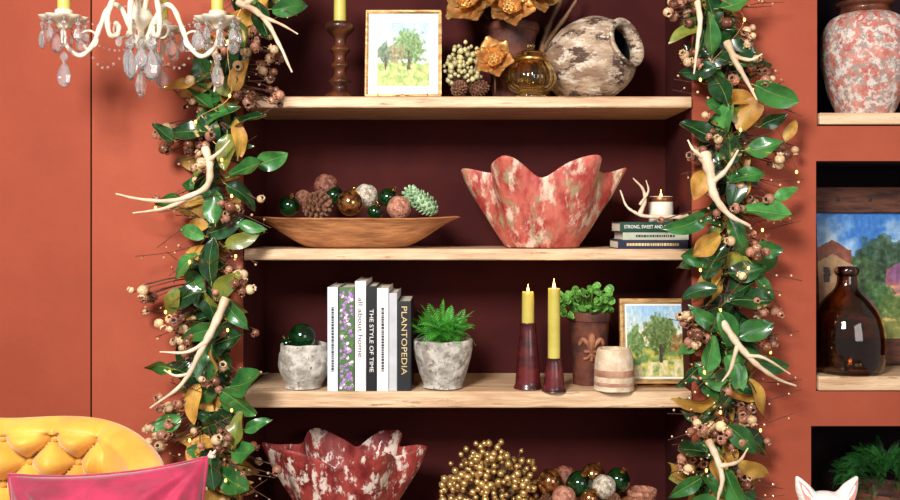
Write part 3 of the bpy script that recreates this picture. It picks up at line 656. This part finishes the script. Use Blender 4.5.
for (a,b_,c_,d_,n_) in ((-pw/2,pw/2,ph-fw,ph,'frame_rail'),(-pw/2,pw/2,0,fw,'frame_rail'),(-pw/2,-pw/2+fw,fw,ph-fw,'frame_stile'),(pw/2-fw,pw/2,fw,ph-fw,'frame_stile')):
    G().box(a,b_,-.02,.01,c_,d_).build(n_,m_plank,t,smooth=False,bevel=.003)
for s in range(6):
    x=-pw/2+pw*(s+.5)/6; G().ball((x,-.02,ph-fw/2),(.006,.003,.006),n=10).build('nail_head',m_ink,t)
picture('canvas',pw-2*fw,ph-2*fw,pic_village,t,-.004,fw,180)
Y=.14; b=at(884,Y,N3+.001); t=thing('potted_fern','bushy fine green fern in the lower right niche','potted plant',b); q=k(Y)
G().lathe(prof([(0,0),(24*q,0),(34*q,60*q),(36*q,90*q),(32*q,90*q),(30*q,76*q),(0,74*q)],4),40).build('pot',m_rust,t)
fern(t,(0,0,86*q),98,.045,.07,frd,9,(.0,.8),.095,.1,300,m_fernd)
# ------------------------------------------------------------ garlands
def leaf_geo(wid,curl,wave,seed):
    g=G(); n=12
    def f(u,v,o=0):
        s=u*2-1; w=wid*(math.sin(PI*(v*.93+.035)**.85)**.8)
        if v>.9: w*= (1-v)/.1*.8+.2
        z=-curl*v*v+.26*abs(s)*w+wave*math.sin(v*8+seed+s*1.5)*abs(s)*.6
        return Vector((v,s*w+.04*math.sin(v*4+seed),z-o))
    g.grid(lambda u,v:f(u,v),6,n,mi=0); g.grid(lambda u,v:f(u,v,.012),6,n,mi=1,flip=True)
    g.tube([f(.5,v/8*.96)+Vector((0,0,.002)) for v in range(9)],[.010-.001*i for i in range(9)],5,mi=2)
    g.tube([(-.12,0,.02),(-.05,0,0),(0,0,0)],.014,5,mi=2)
    return g
GEO=[leaf_geo(*a) for a in ((.27,.18,.05,0),(.31,.05,.09,1),(.24,.45,.05,2),(.30,-.2,.10,3),(.22,.3,.10,4),(.27,.65,.1,5))]
LMAT=[m_leafs[0],m_leafs[1],m_leafs[2],m_leafg,m_vein,m_leafo]
KM={0:(0,3,4),1:(1,3,4),2:(2,3,4),3:(3,1,4),4:(5,3,4)}
LM={kd:[g.raw('leaf',[LMAT[i] for i in KM[kd]]) for g in GEO] for kd in KM}
def pod_geo():
    g=G(); g.lathe(prof([(0,-1),(.35,-.92),(.85,-.45),(.98,.05),(.8,.5),(.5,.78),(.52,.95),(.62,1.08),(.42,1.05),(.34,.8)],3),14,0); g.lathe([(.36,.82),(0,.7)],14,1)
    for j in range(5):
        a=j*2*PI/5; g.ball((.55*math.cos(a),.55*math.sin(a),1.08),(.16,.16,.2),0,6)
    return g
PG=pod_geo(); PM=[PG.mesh('seed_pod',[m,m_black]) for m in m_pods]
bulbm=G().ball((0,0,0),(1,1,1.4),n=10).mesh('bulb',m_bulb)
def clear(T,geo,lim=.029):
    mx=max((T@v).y for v in geo.v[::3])
    return Matrix.Translation((0,lim-mx,0))@T if mx>lim else T
def garland(label,spine,leaves,clusters,antlers,nfill,nback,nrand,npb,seed,lights,lab2):
    rr=random.Random(seed); sp=cat([tuple(W(x,y,-.035)) for x,y in spine],10)
    base=sp[-1].copy(); t=thing('garland',label,'garland',base,'leafy antler garlands framing the shelves')
    g=G(); g.tube([p-base for p in sp],.006,7); 
    for s in range(2):
        g.tube([p-base+Vector((.012*math.sin(i*.5+s*3),.008*math.cos(i*.5+s*3)-.005,0)) for i,p in enumerate(sp)],.003,6)
    def near(p,dz=.03): return min(sp,key=lambda s_:abs(s_.z-(p.z+dz)))
    back=G()
    def leaf(px,py,ang,ln,kind,Y,stuff=False):
        p=W(px,py,Y); a=math.radians(ang); d=Vector((math.cos(a),rr.uniform(-.6,.15),math.sin(a)))
        gi=rr.randrange(6)
        T=Matrix.Translation(p-base)@align(d,Vector((rr.uniform(-.6,.6),-1,rr.uniform(-.3,.8))))@Matrix.Rotation(rr.uniform(-.75,.75),4,'X')@Matrix.Translation((-.5*ln*k(Y),0,0))@Matrix.Scale(ln*k(Y),4)
        T=clear(T,GEO[gi])
        if stuff: back.merge(GEO[gi],T,KM[kind])
        else: inst(LM[kind][gi],'leaf',t,T)
        st=T@Vector((-.1,0,0)); b=near(st+base)-base
        g.tube(cat([tuple(b),tuple((b+st)/2+Vector((0,-.006,.004))),tuple(st)],3),[.0026]*3+[.002]*4,5)
    for (px,py,an,ln,kd) in leaves:
        if kd==3 and rr.random()<.3: kd=4
        elif kd==0 and rr.random()<.15: kd=1
        leaf(px,py,an+rr.uniform(-20,20),ln*rr.uniform(1.05,1.22),kd,rr.uniform(-.145,-.09))
    def sppx(f):
        p=sp[int(f*(len(sp)-1))]; return p.x/k(-.035)+450, HY-(p.z-Z0)/k(-.035)
    for i in range(nfill+nback):
        st=i>=nfill; f=(i+.5)/nfill if not st else (i-nfill+.5)/nback; px,py=sppx(f)
        an=rr.choice((rr.uniform(100,250),rr.uniform(-70,80))); wd=30+22*noise.noise(Vector((f*9,seed,0))); dx=math.cos(math.radians(an))*rr.uniform(4,max(12,wd))
        leaf(px+dx,py+rr.uniform(-10,10),an+rr.uniform(-45,45),rr.uniform(24,46),rr.choice((0,0,0,0,1,1,1,2,3,3,3,4)),rr.uniform(-.10,-.055) if not st else rr.uniform(-.06,-.025),st)
    inst(back.raw('leaf',LMAT),'leaf',t,Matrix())['kind']='stuff'
    pods=[]
    for (px,py,n,sprd) in clusters:
        for i in range(n+2): pods.append((px+rr.gauss(0,sprd*.8),py+rr.gauss(0,sprd*.8),0))
    rr.shuffle(pods)
    for i in range(nrand):
        px,py=sppx(rr.random()); pods.append((px+rr.gauss(0,26),py,0))
    pods=[(a,b_,0 if i<99 else 1) for i,(a,b_,c_) in enumerate(pods)]
    for i in range(npb):
        px,py=sppx(rr.random()); pods.append((px+rr.gauss(0,28),py,1))
    placed=[]; pb=G()
    for px,py,st in pods:
        for _ in range(10):
            Y=rr.uniform(-.155,-.06) if not st else rr.uniform(-.13,-.05); p=W(px,py,Y)-base
            if all((p-o_).length>.018 for o_ in placed): break
            px+=rr.uniform(-5,5); py+=rr.uniform(-5,5)
        placed.append(p); r=rr.uniform(3.3,5.9)*k(Y); d=Vector((rr.uniform(-1,1),rr.uniform(-1,.1),rr.uniform(-1,.7))).normalized()
        T=Matrix.Translation(p)@d.to_track_quat('Z','Y').to_matrix().to_4x4()@Matrix.Scale(r,4); ki=rr.choices((0,1,2),(5,4,3))[0]
        if st: pb.merge(PG,T,(ki,3))
        else: inst(PM[ki],'seed_pod',t,T)
        b=near(p+base)-base; e=p-d*r; g.tube(cat([tuple(b),tuple((b+e)/2+Vector((rr.uniform(-.01,.01),-.01,.008))),tuple(e)],3),[.002]*3+[.0015]*4,5)
    if pb.v: inst(pb.raw('seed_pod',m_pods+[m_black]),'seed_pod',t,Matrix())['kind']='stuff'
    for i in range(64):
        p=sp[rr.randrange(len(sp))]-base; s=rr.choice((-1,1)); e=p+Vector((s*rr.uniform(.07,.18),rr.uniform(-.10,-.02),rr.uniform(-.09,.08)))
        mpt=(p+e)/2+Vector((0,-.004,rr.uniform(-.02,.02))); C=cat([tuple(p),tuple(mpt),tuple(e)],4)
        g.tube(C,[.0018]*4+[.0011]*5,5)
        for j in range(3,9):
            if j%2: 
                e2=C[j]+Vector((rr.uniform(-.012,.012),rr.uniform(-.008,.0),rr.uniform(-.014,.014))); g.tube([C[j],e2],.0007,4); g.ball(tuple(e2),rr.uniform(.0022,.0038),1,8)
    g.build('stem',[m_twig,m_pods[1]],t)
    for paths in antlers:
        ga=G(); antler_g(ga,[([tuple(W(x,y,Y-.014)-base) for x,y,Y in pts],r0,r1) for pts,r0,r1 in paths],10,1.2).jit(.0012,28,seed); ga.build('antler',m_antler,t)
    tl=thing('string_lights',lab2,'string lights',base,'warm string lights on the garlands')
    pts=[W(x,y,-.125)-base for x,y in lights]; gw=G(); gw.tube(cat([tuple(p) for p in pts],8),.0008,4); gw.build('wire',m_wire,tl)
    for i,p in enumerate(pts):
        inst(bulbm,'bulb',tl,Matrix.Translation(p+Vector((0,-.004,0)))@Matrix.Scale(.0034,4))
        if i%2: glow(p+base+Vector((0,-.014,0)),.04,.008)
LG=[(290,8,0,30,1),(262,18,120,34,0),(240,30,100,34,1),(228,58,95,34,0),(196,96,150,40,1),(180,84,200,28,3),(237,76,60,30,3),(222,84,100,26,3),(272,160,10,30,2),(240,138,80,32,3),(226,152,250,34,3),(190,128,170,34,0),(208,114,60,34,1),(163,132,160,22,0),(246,168,20,34,1),(243,192,330,32,0),(214,206,100,32,2),(190,232,180,28,2),(182,262,200,32,1),(210,260,100,36,0),(240,240,30,30,3),(196,286,110,36,1),(170,302,220,26,3),(182,296,190,32,0),(207,304,280,34,0),(226,286,60,34,3),(250,226,10,24,2),(233,314,320,32,1),(248,382,0,44,1),(238,403,340,38,2),(207,372,100,36,0),(184,372,160,34,0),(160,366,170,26,1),(217,358,60,32,3),(192,402,250,34,3),(166,424,200,26,2),(235,428,80,32,3),(236,482,330,40,1),(214,470,280,36,0),(246,452,10,30,1),(200,446,200,34,3),(186,470,220,34,1),(255,425,30,26,0),(170,200,190,24,0),(248,118,20,30,0),(208,180,260,34,0),(226,340,20,36,0),(204,334,200,36,1)]
LC=[(166,136,8,8),(200,150,8,9),(266,62,6,10),(275,92,5,8),(230,212,9,10),(238,276,8,9),(174,324,11,9),(186,346,9,9),(160,440,9,10),(172,412,6,8),(214,44,5,8),(252,48,5,8),(226,440,8,9),(144,294,5,7),(242,100,6,8),(212,384,5,9),(196,170,5,8)]
LA=[[([(238,2,-.12),(262,16,-.14),(278,42,-.15),(292,72,-.14)],.0075,.002),([(258,14,-.14),(276,22,-.15),(298,34,-.14)],.005,.0015),([(245,4,-.13),(262,-8,-.14),(270,-22,-.14)],.006,.002)],
    [([(205,148,-.12),(210,168,-.14),(205,188,-.15),(176,200,-.16),(146,200,-.16),(116,194,-.15)],.0085,.002),([(196,194,-.15),(166,208,-.16),(133,213,-.16)],.0055,.0015),([(209,160,-.14),(222,150,-.15),(230,140,-.15)],.005,.0015)],
    [([(226,298,-.12),(214,326,-.14),(200,352,-.15),(182,384,-.15),(150,408,-.14)],.0095,.002),([(206,342,-.15),(186,352,-.16),(160,352,-.15)],.005,.0015),([(190,374,-.15),(176,376,-.16),(164,370,-.16)],.004,.0015)],
    [([(214,50,-.12),(218,70,-.14),(214,92,-.14)],.007,.002)]]
garland('leafy magnolia garland with antlers hanging left of the shelves',[(268,-40),(248,10),(222,80),(215,150),(212,220),(205,290),(208,360),(205,420),(218,470),(225,510)],LG,LC,LA,50,96,12,26,5,
    [(250,-10),(228,42),(230,96),(196,122),(222,160),(156,208),(232,196),(190,262),(236,256),(166,312),(228,330),(170,372),(232,410),(190,440),(226,480)],'warm string lights woven through the left garland beside the chandelier')
RG=[(712,12,100,34,0),(738,4,30,34,1),(686,30,200,26,3),(713,34,80,40,2),(776,92,340,42,1),(720,86,110,34,0),(750,112,60,34,3),(790,130,60,20,3),(698,130,160,34,0),(725,118,80,36,2),(764,148,20,32,1),(786,192,20,28,2),(768,212,350,42,2),(735,190,270,34,0),(700,184,220,30,3),(692,224,190,32,1),(706,245,210,34,3),(715,264,260,36,0),(740,236,300,34,1),(697,258,190,32,1),(720,288,60,32,3),(706,320,130,36,1),(692,342,190,26,2),(752,300,20,36,0),(766,284,330,30,1),(710,355,240,36,2),(736,374,280,34,2),(690,378,200,24,0),(756,330,30,32,1),(762,396,330,34,3),(776,366,10,30,1),(702,408,200,34,3),(722,400,250,36,0),(742,440,310,36,1),(690,452,190,34,0),(760,440,340,36,0),(716,470,260,36,3),(755,470,330,32,3),(690,488,210,34,1),(735,488,280,34,0),(750,60,10,30,0),(700,70,200,30,0),(730,150,260,36,0),(768,250,350,26,0),(700,290,180,30,0),(728,330,280,36,0),(748,176,20,32,1),(774,120,20,24,0)]
RC=[(672,10,7,8),(750,36,8,10),(762,72,6,9),(776,156,9,9),(712,140,6,8),(700,158,5,7),(754,250,9,9),(690,322,8,9),(698,346,5,8),(764,310,7,9),(766,344,5,8),(724,434,10,11),(692,470,8,8),(700,430,6,8),(748,418,6,9),(742,478,6,9),(736,210,6,8),(694,60,5,9)]
RA=[[([(727,42,-.12),(736,62,-.14),(746,80,-.15),(757,100,-.15)],.008,.002),([(734,56,-.14),(750,60,-.15),(762,54,-.15)],.005,.0015)],
    [([(697,0,-.1),(700,22,-.13),(697,48,-.14),(694,74,-.14)],.007,.0018)],
    [([(704,154,-.13),(710,172,-.15),(714,194,-.16),(728,214,-.16),(750,226,-.15)],.013,.003),([(712,182,-.16),(726,170,-.17),(738,150,-.16)],.0065,.002),([(704,158,-.14),(694,150,-.15),(688,140,-.14)],.005,.0015)],
    [([(722,322,-.12),(738,344,-.14),(756,364,-.15),(776,378,-.15),(796,386,-.14)],.0085,.002),([(748,356,-.15),(764,358,-.16),(790,374,-.16)],.0045,.0015),([(738,344,-.14),(730,370,-.15),(722,382,-.15)],.005,.0015)],
    [([(708,440,-.12),(716,456,-.14),(722,478,-.15),(718,500,-.15)],.0085,.003),([(720,466,-.15),(738,462,-.16),(748,448,-.15)],.005,.0015)]]
garland('leafy magnolia garland with antlers hanging right of the shelves',[(700,-40),(712,10),(726,80),(732,150),(732,220),(724,290),(732,360),(724,420),(722,470),(720,510)],RG,RC,RA,50,96,10,26,8,
    [(702,-10),(744,20),(700,80),(752,90),(796,172),(740,130),(702,190),(762,230),(700,270),(748,268),(720,310),(704,372),(770,352),(720,412),(760,430),(706,470)],'warm string lights woven through the right garland beside the niches')
# ------------------------------------------------------------ chandelier
Y=-.32;q=k(Y); b=W(141,100,Y); t=thing('chandelier','cream crystal chandelier with candles hanging in the upper left','chandelier',b)
H=lambda py:(100-py)*q
G().lathe(prof([(0,H(52)),(4*q,H(50)),(8*q,H(44)),(6*q,H(38)),(3*q,H(34)),(5*q,H(28)),(12*q,H(20)),(10*q,H(12)),(4*q,H(6)),(4*q,H(0)),(8*q,H(-8)),(12*q,H(-18)),(6*q,H(-28)),(3*q,H(-36)),(2*q,H(-60)),(2*q,H(-70))],4),28).build('center_column',m_cream,t)
zc=ZTOP-b.z
G().tube([(0,0,H(-65)),(0,0,zc)],.003,8).build('hanging_rod',m_gold,t)
G().lathe([(0,zc),(.05,zc),(.045,zc-.012),(.01,zc-.03),(0,zc-.03)],28).build('ceiling_rose',m_cream,t)
drop=G().lathe([(0,1),(.1,.93),(.14,.84),(.08,.76),(.02,.72),(.14,.56),(.21,.34),(.18,.14),(.07,.03),(0,0)],8).mesh('crystal_drop',m_crystal,False)
def dr(x,y,z,l,wd=1): inst(drop,'crystal_drop',t,Matrix.Translation((x,y,z-l))@Matrix.Rotation(R.uniform(0,3),4,'Z')@Matrix.Diagonal((l*wd,l*wd*.55,l,1)))
beadm=G().ball((0,0,0),1,n=8).mesh('bead',m_crystal,False)
def chain(pts,r=.0036,n=6):
    C=cat(pts,n); last=None
    for p_ in C:
        if last is None or (p_-last).length>r*2.1: inst(beadm,'bead',t,Matrix.Translation(p_)@Matrix.Scale(r,4)); last=p_
CP=[]
for i,an in enumerate((182,2,84,222,-42,270)):
    a=math.radians(an); ca,sa=math.cos(a),math.sin(a); cand=i<3; rs=1 if i<2 else (.7 if cand else .85)
    P=[(4,44),(12,24),(22,6),(32,8),(40,26),(48,46),(60,56),(72,48),(77,36),(76,27)] if cand else [(4,20),(16,-4),(30,-2),(40,20),(38,38),(29,38),(27,29),(32,26)]
    P=[(r*rs,z) for r,z in P]; C=cat([(r*q*ca,r*q*sa,H(z)) for r,z in P],6)
    G().tube(C,[(.0070-.0022*(j/len(C)))*(1+.12*math.sin(j*1.3)) for j in range(len(C))],10).build('arm',m_cream,t)
    if cand:
        cu=[((52+9*math.cos(s_))*rs,(40+9*math.sin(s_))) for s_ in [j*.5+1.2 for j in range(10)]]
        G().tube(cat([((r)*q*ca,r*q*sa,H(z)) for r,z in cu],3),.0028,8).build('scroll',m_cream,t)
        cu=[((20+7*math.cos(s_))*rs,(30+8*math.sin(s_))) for s_ in [j*.5-1 for j in range(9)]]
        G().tube(cat([((r)*q*ca,r*q*sa,H(z)) for r,z in cu],3),.0026,8).build('scroll',m_cream,t)
    else:
        e=C[-8]; dr(e.x,e.y,e.z-.004,.042,.9); continue
    ex,ey=76*q*ca*rs,76*q*sa*rs; CP.append((ex,ey))
    G().lathe(prof([(0,H(30)),(5*q,H(29)),(9*q,H(25)),(20*q,H(21)),(23*q,H(18)),(19*q,H(20)),(7*q,H(22)),(0,H(22))],4),72,rib=.08,nr=10,T=Matrix.Translation((ex,ey,0))).build('drip_pan',m_cream,t)
    G().lathe(prof([(0,H(23)),(7*q,H(22)),(9*q,H(16)),(8.5*q,H(11)),(6*q,H(11)),(0,H(14))],4),20,c=(ex,ey,0)).build('candle_cup',m_cream,t)
    G().lathe(prof([(6.2*q,H(14)),(6.2*q,H(-26)),(3*q,H(-28)),(0,H(-27))],3),16,c=(ex,ey,0)).build('candle',m_candle,t)
    nd=9 if i<2 else 6
    for j in range(nd):
        c=2*PI*j/nd+.2; inst(beadm,'bead',t,Matrix.Translation((ex+20*q*math.cos(c),ey+20*q*math.sin(c),H(22)))@Matrix.Scale(.0038,4)); dr(ex+20*q*math.cos(c),ey+20*q*math.sin(c),H(23.5),(20+8*(j%2))*q,1.1)
    dr(ex,ey,H(52),36*q if i<2 else 30*q,1.1)
    chain([(ex*.85,ey*.85,H(22)),(ex*.5,ey*.5,H(68)),(4*q*ca,4*q*sa,H(40))]); chain([(ex*.8,ey*.8,H(18)),(ex*.45,ey*.45,H(26)),(6*q*ca,6*q*sa,H(-6))],.0032)
for a_,b_ in ((0,2),(2,1)):
    p0,p1=CP[a_],CP[b_]; chain([(p0[0],p0[1],H(24)),((p0[0]+p1[0])/2,(p0[1]+p1[1])/2,H(46)),(p1[0],p1[1],H(24))],.0034,10)
for j in range(8):
    c=2*PI*j/8+.3; dr(14*q*math.cos(c),14*q*math.sin(c),H(40),(30+10*(j%2))*q,1)
    inst(beadm,'bead',t,Matrix.Translation((13*q*math.cos(c),13*q*math.sin(c),H(36)))@Matrix.Scale(.0045,4))
dr(0,0,H(58),40*q,1.2)
# ------------------------------------------------------------ armchair
Yc=-.7;q=k(Yc); cx=(8-450)*q; t=thing('armchair','mustard yellow button tufted armchair in the lower left corner','armchair',(cx,Yc,0))
zb=.42
half=[(0,0,418),(.11,0,416),(.18,-.005,419),(.235,-.025,428),(.28,-.06,442),(.312,-.105,457),(.325,-.15,470)]
PT=[(x,y,W(0,p,Yc+y).z) for x,y,p in half]
PT=[(-x,y,z) for x,y,z in PT[:0:-1]]+PT
C=cat(PT,20); n_=len(C)-1
AL=[0]
for i in range(n_): AL.append(AL[-1]+math.hypot(C[i+1].x-C[i].x,C[i+1].y-C[i].y))
mid=AL[n_//2]; TA,TB=.098,.088; zt=W(0,436,Yc).z
def tuft(s,z):
    u=s/TA; v=(z-zt)/TB
    return (abs(math.sin(PI*(u+v)))*abs(math.sin(PI*(u-v))))**.45
def sec(u,v):
    f=u*n_; i=min(n_-1,int(f)); c=C[i].lerp(C[i+1],f-i); s=AL[i]+(AL[i+1]-AL[i])*(f-i)-mid
    tg=(C[min(i+1,n_)]-C[max(i-1,0)]); tg.z=0; tg.normalize(); nn=Vector((tg.y,-tg.x,0))
    r=.024; top=c.z; fade=max(0,min(1,(.23-abs(s))/.03)); pleat=(abs(math.sin(PI*s/TA))**.5-1)*fade
    if v<.6:
        z=zb+(top-r-zb)*(v/.6); d=r+.006+.012
        d+= .058*(tuft(s,z)-.6)*fade*min(1,.4+(top-r-z)/.02) if z>.58 else 0
        return Vector((c.x,c.y,z))+nn*d
    if v<.85:
        a=(v-.6)/.25*PI; ca_=math.cos(a); rr_=r+(.018 if ca_>0 else 0)*ca_; pl=.012*pleat*max(0,ca_+.3)
        return Vector((c.x,c.y,top-r+(r+pl)*math.sin(a)))+nn*((rr_+pl)*ca_)
    z=top-r-(top-r-zb)*((v-.85)/.15); return Vector((c.x,c.y,z))-nn*r
g=G(); g.grid(sec,300,240)
for e in (0,1):
    ring=[sec(e,j/60) for j in range(61)]; cc=sum(ring,Vector())/61
    g.grid(lambda u,v:ring[int(round(u*60))].lerp(cc+Vector((0,-.02,0)),v)+Vector((0,-.012*math.sin(v*PI),0)),60,6)
g.build('back',m_must,t,ang=80)
for i in range(-9,10):
    for j in range(-9,10):
        s=(i+j)/2*TA; z=(i-j)/2*TB+zt
        if abs(s)<.2 and .75<z<zt+.01:
            f=next((q_ for q_ in range(1,n_) if AL[q_]-mid>=s),n_//2); c=C[f]; tg=(C[f+1]-C[f-1]); tg.z=0; tg.normalize(); nn=Vector((tg.y,-tg.x,0))
            p=Vector((c.x,c.y,z))+nn*.020; G().ball((0,0,0),(.008,.007,.008),n=12).build('button',m_must,t,tuple(p))
G().box(-.26,.26,-.46,-.045,.35,.635).build('seat_cushion',m_must,t,bevel=.03)
G().box(-.31,.31,-.44,.02,.18,.43).build('seat_base',m_must,t,bevel=.02)
for sx in (-1,1):
    for y in (-.38,-.03): G().lathe([(0,0),(.012,0),(.022,.19),(0,.19)],16,c=(sx*.27,y,0)).build('leg',m_walnut,t)
# pillow
Yp=-1.06; wp,hp=.168,.19; Yt=Yp+.09; topc=W(107,467,Yt)
t=thing('pillow','crimson velvet pillow with blush corner tassel resting on the mustard armchair','pillow',(topc.x+.031,Yp,topc.z-2*hp*.962),None,(math.radians(-15),math.radians(-5),0))
def pil(u,v,s):
    x=u*2-1;z=v*2-1; th=.078*(max(0,(1-x*x))**.55)*(max(0,(1-z*z))**.42)
    X=x*wp*(1-.10*(1-z*z)); Zq=z*hp*(1-.075*(1-abs(x)**2.2)); e_=(1-x*x)*(1-z*z)
    wr=.010*noise.noise(Vector((x*2.2,z*2.2,s*3)))*e_*2+.004*noise.noise(Vector((x*6+z*4,z*5-x*3,s*5)))*e_**.5
    for sx_ in (-1,1):
        dx,dz=x-sx_,z-1; an_=math.atan2(dz,dx*sx_); di=math.hypot(dx,dz); wr+=.006*math.sin(an_*11)*math.exp(-(di-.5)**2*6)*min(1,e_*6)
    return Vector((X,s*(th+wr),Zq+hp))
g=G(); g.grid(lambda u,v:pil(u,v,-1),90,90); g.grid(lambda u,v:pil(u,v,1),90,90); g.build('cushion',m_pink,t,ang=80)
E=[pil(i/30,0,-1) for i in range(31)]+[pil(1,i/30,-1) for i in range(1,31)]+[pil(1-i/30,1,-1) for i in range(1,31)]+[pil(0,1-i/30,-1) for i in range(1,31)]
G().tube(E,.003,8).build('piping',m_pink,t)
g=G()
for i in range(14):
    a=i*2.4; e=pil(1,1,-1); g.tube([e,e+Vector((.010+.004*math.cos(a),.005*math.sin(a),.004+.006*math.cos(a*2)))],.0016,5)
g.build('corner_tassel',m_pip,t)
# ------------------------------------------------------------ white animal on stool
Ya=-.6;q=k(Ya); zs=.58
t=thing('stool','round wooden stool beneath the white animal, lower right','stool',((832-450)*q,Ya+.04,0))
G().lathe(prof([(0,zs-.035),(.15,zs-.035),(.165,zs-.02),(.16,zs-.003),(.15,zs),(0,zs)],3),36).build('seat',m_walnut,t)
for i in range(4):
    a=PI/4+i*PI/2; G().tube([(.11*math.cos(a),.11*math.sin(a),zs-.03),(.15*math.cos(a),.15*math.sin(a),0)],[.016,.012],10).build('leg',m_walnut,t)
ctr=W(832,520,Ya); g=G(); base=Vector((ctr.x,Ya+.03,zs)); hz=ctr.z-zs
g.ball((0,0,hz),(.058,.06,.05),n=24); g.ball((0,-.055,hz-.018),(.026,.03,.02),n=16); g.ball((0,.02,hz-.1),(.05,.05,.09),n=20)
g.ball((0,.035,.1),(.075,.085,.1),n=24); g.ball((.06,.0,.045),(.035,.07,.045),n=16); g.ball((-.06,.0,.045),(.035,.07,.045),n=16)
for s in (-1,1):
    g.tube([(s*.03,-.03,hz-.12),(s*.032,-.05,.08),(s*.032,-.055,.015)],[.026,.019,.018],12); g.ball((s*.032,-.07,.014),(.018,.03,.014),n=12)
    P=[Vector((s*.034,.0,hz+.03)),Vector((s*.05,.0,hz+.058)),Vector((s*.064,-.002,hz+.084))]
    g.tube(P,[.022,.016,.003],12)
g.tube(cat([(.03,.11,.03),(.1,.12,.03),(.13,.05,.025)],4),[.016]*8+[.01],10)
o=g.build('white_animal',m_fur,None,base); rm=o.modifiers.new('r','REMESH'); rm.mode='VOXEL'; rm.voxel_size=.004; rm.use_smooth_shade=True; sm=o.modifiers.new('s','SMOOTH'); sm.iterations=4
tag(o,'white animal with pointed pink lined ears, mostly below the frame at lower right','animal')
for s in (-1,1):
    G().add([(s*.03,-.021,hz+.034),(s*.052,-.019,hz+.04),(s*.062,-.008,hz+.078),(s*.044,-.02,hz+.06)],[(0,1,2,3)]).build('inner_ear',m_ear,o)
    G().ball((s*.024,-.054,hz+.008),.006,n=12).build('eye',m_ink,o)
G().ball((0,-.085,hz-.012),(.008,.006,.006),n=12).build('nose',m_ink,o)
# ------------------------------------------------------------ light, camera
def area(loc,target,size,e,col=(1,1,1)):
    l=bpy.data.lights.new('softbox','AREA'); l.shape='RECTANGLE'; l.size=size[0]; l.size_y=size[1]; l.energy=e; l.color=col
    o=bpy.data.objects.new('softbox',l); COL.objects.link(o); o.location=loc; o.rotation_euler=(Vector(target)-Vector(loc)).to_track_quat('-Z','Y').to_euler()
area((-.9,-3.0,2.75),(0,0,1.3),(.8,.7),170,(1,.985,.96))
area((1.8,-3.2,1.9),(.2,0,1.3),(1.4,1.4),30,(.95,.97,1))
w_=bpy.data.worlds.new('world'); sc.world=w_; w_.use_nodes=True; w_.node_tree.nodes['Background'].inputs[0].default_value=(1,.97,.95,1); w_.node_tree.nodes['Background'].inputs[1].default_value=.30
sc.view_settings.view_transform='Standard'
cd=bpy.data.cameras.new('camera'); co=bpy.data.objects.new('camera',cd); COL.objects.link(co); co.location=(0,-D,Z0); co.rotation_euler=(PI/2,0,0)
cd.sensor_width=36; cd.lens=36*(D/S)/900; cd.shift_y=-30/900; sc.camera=co
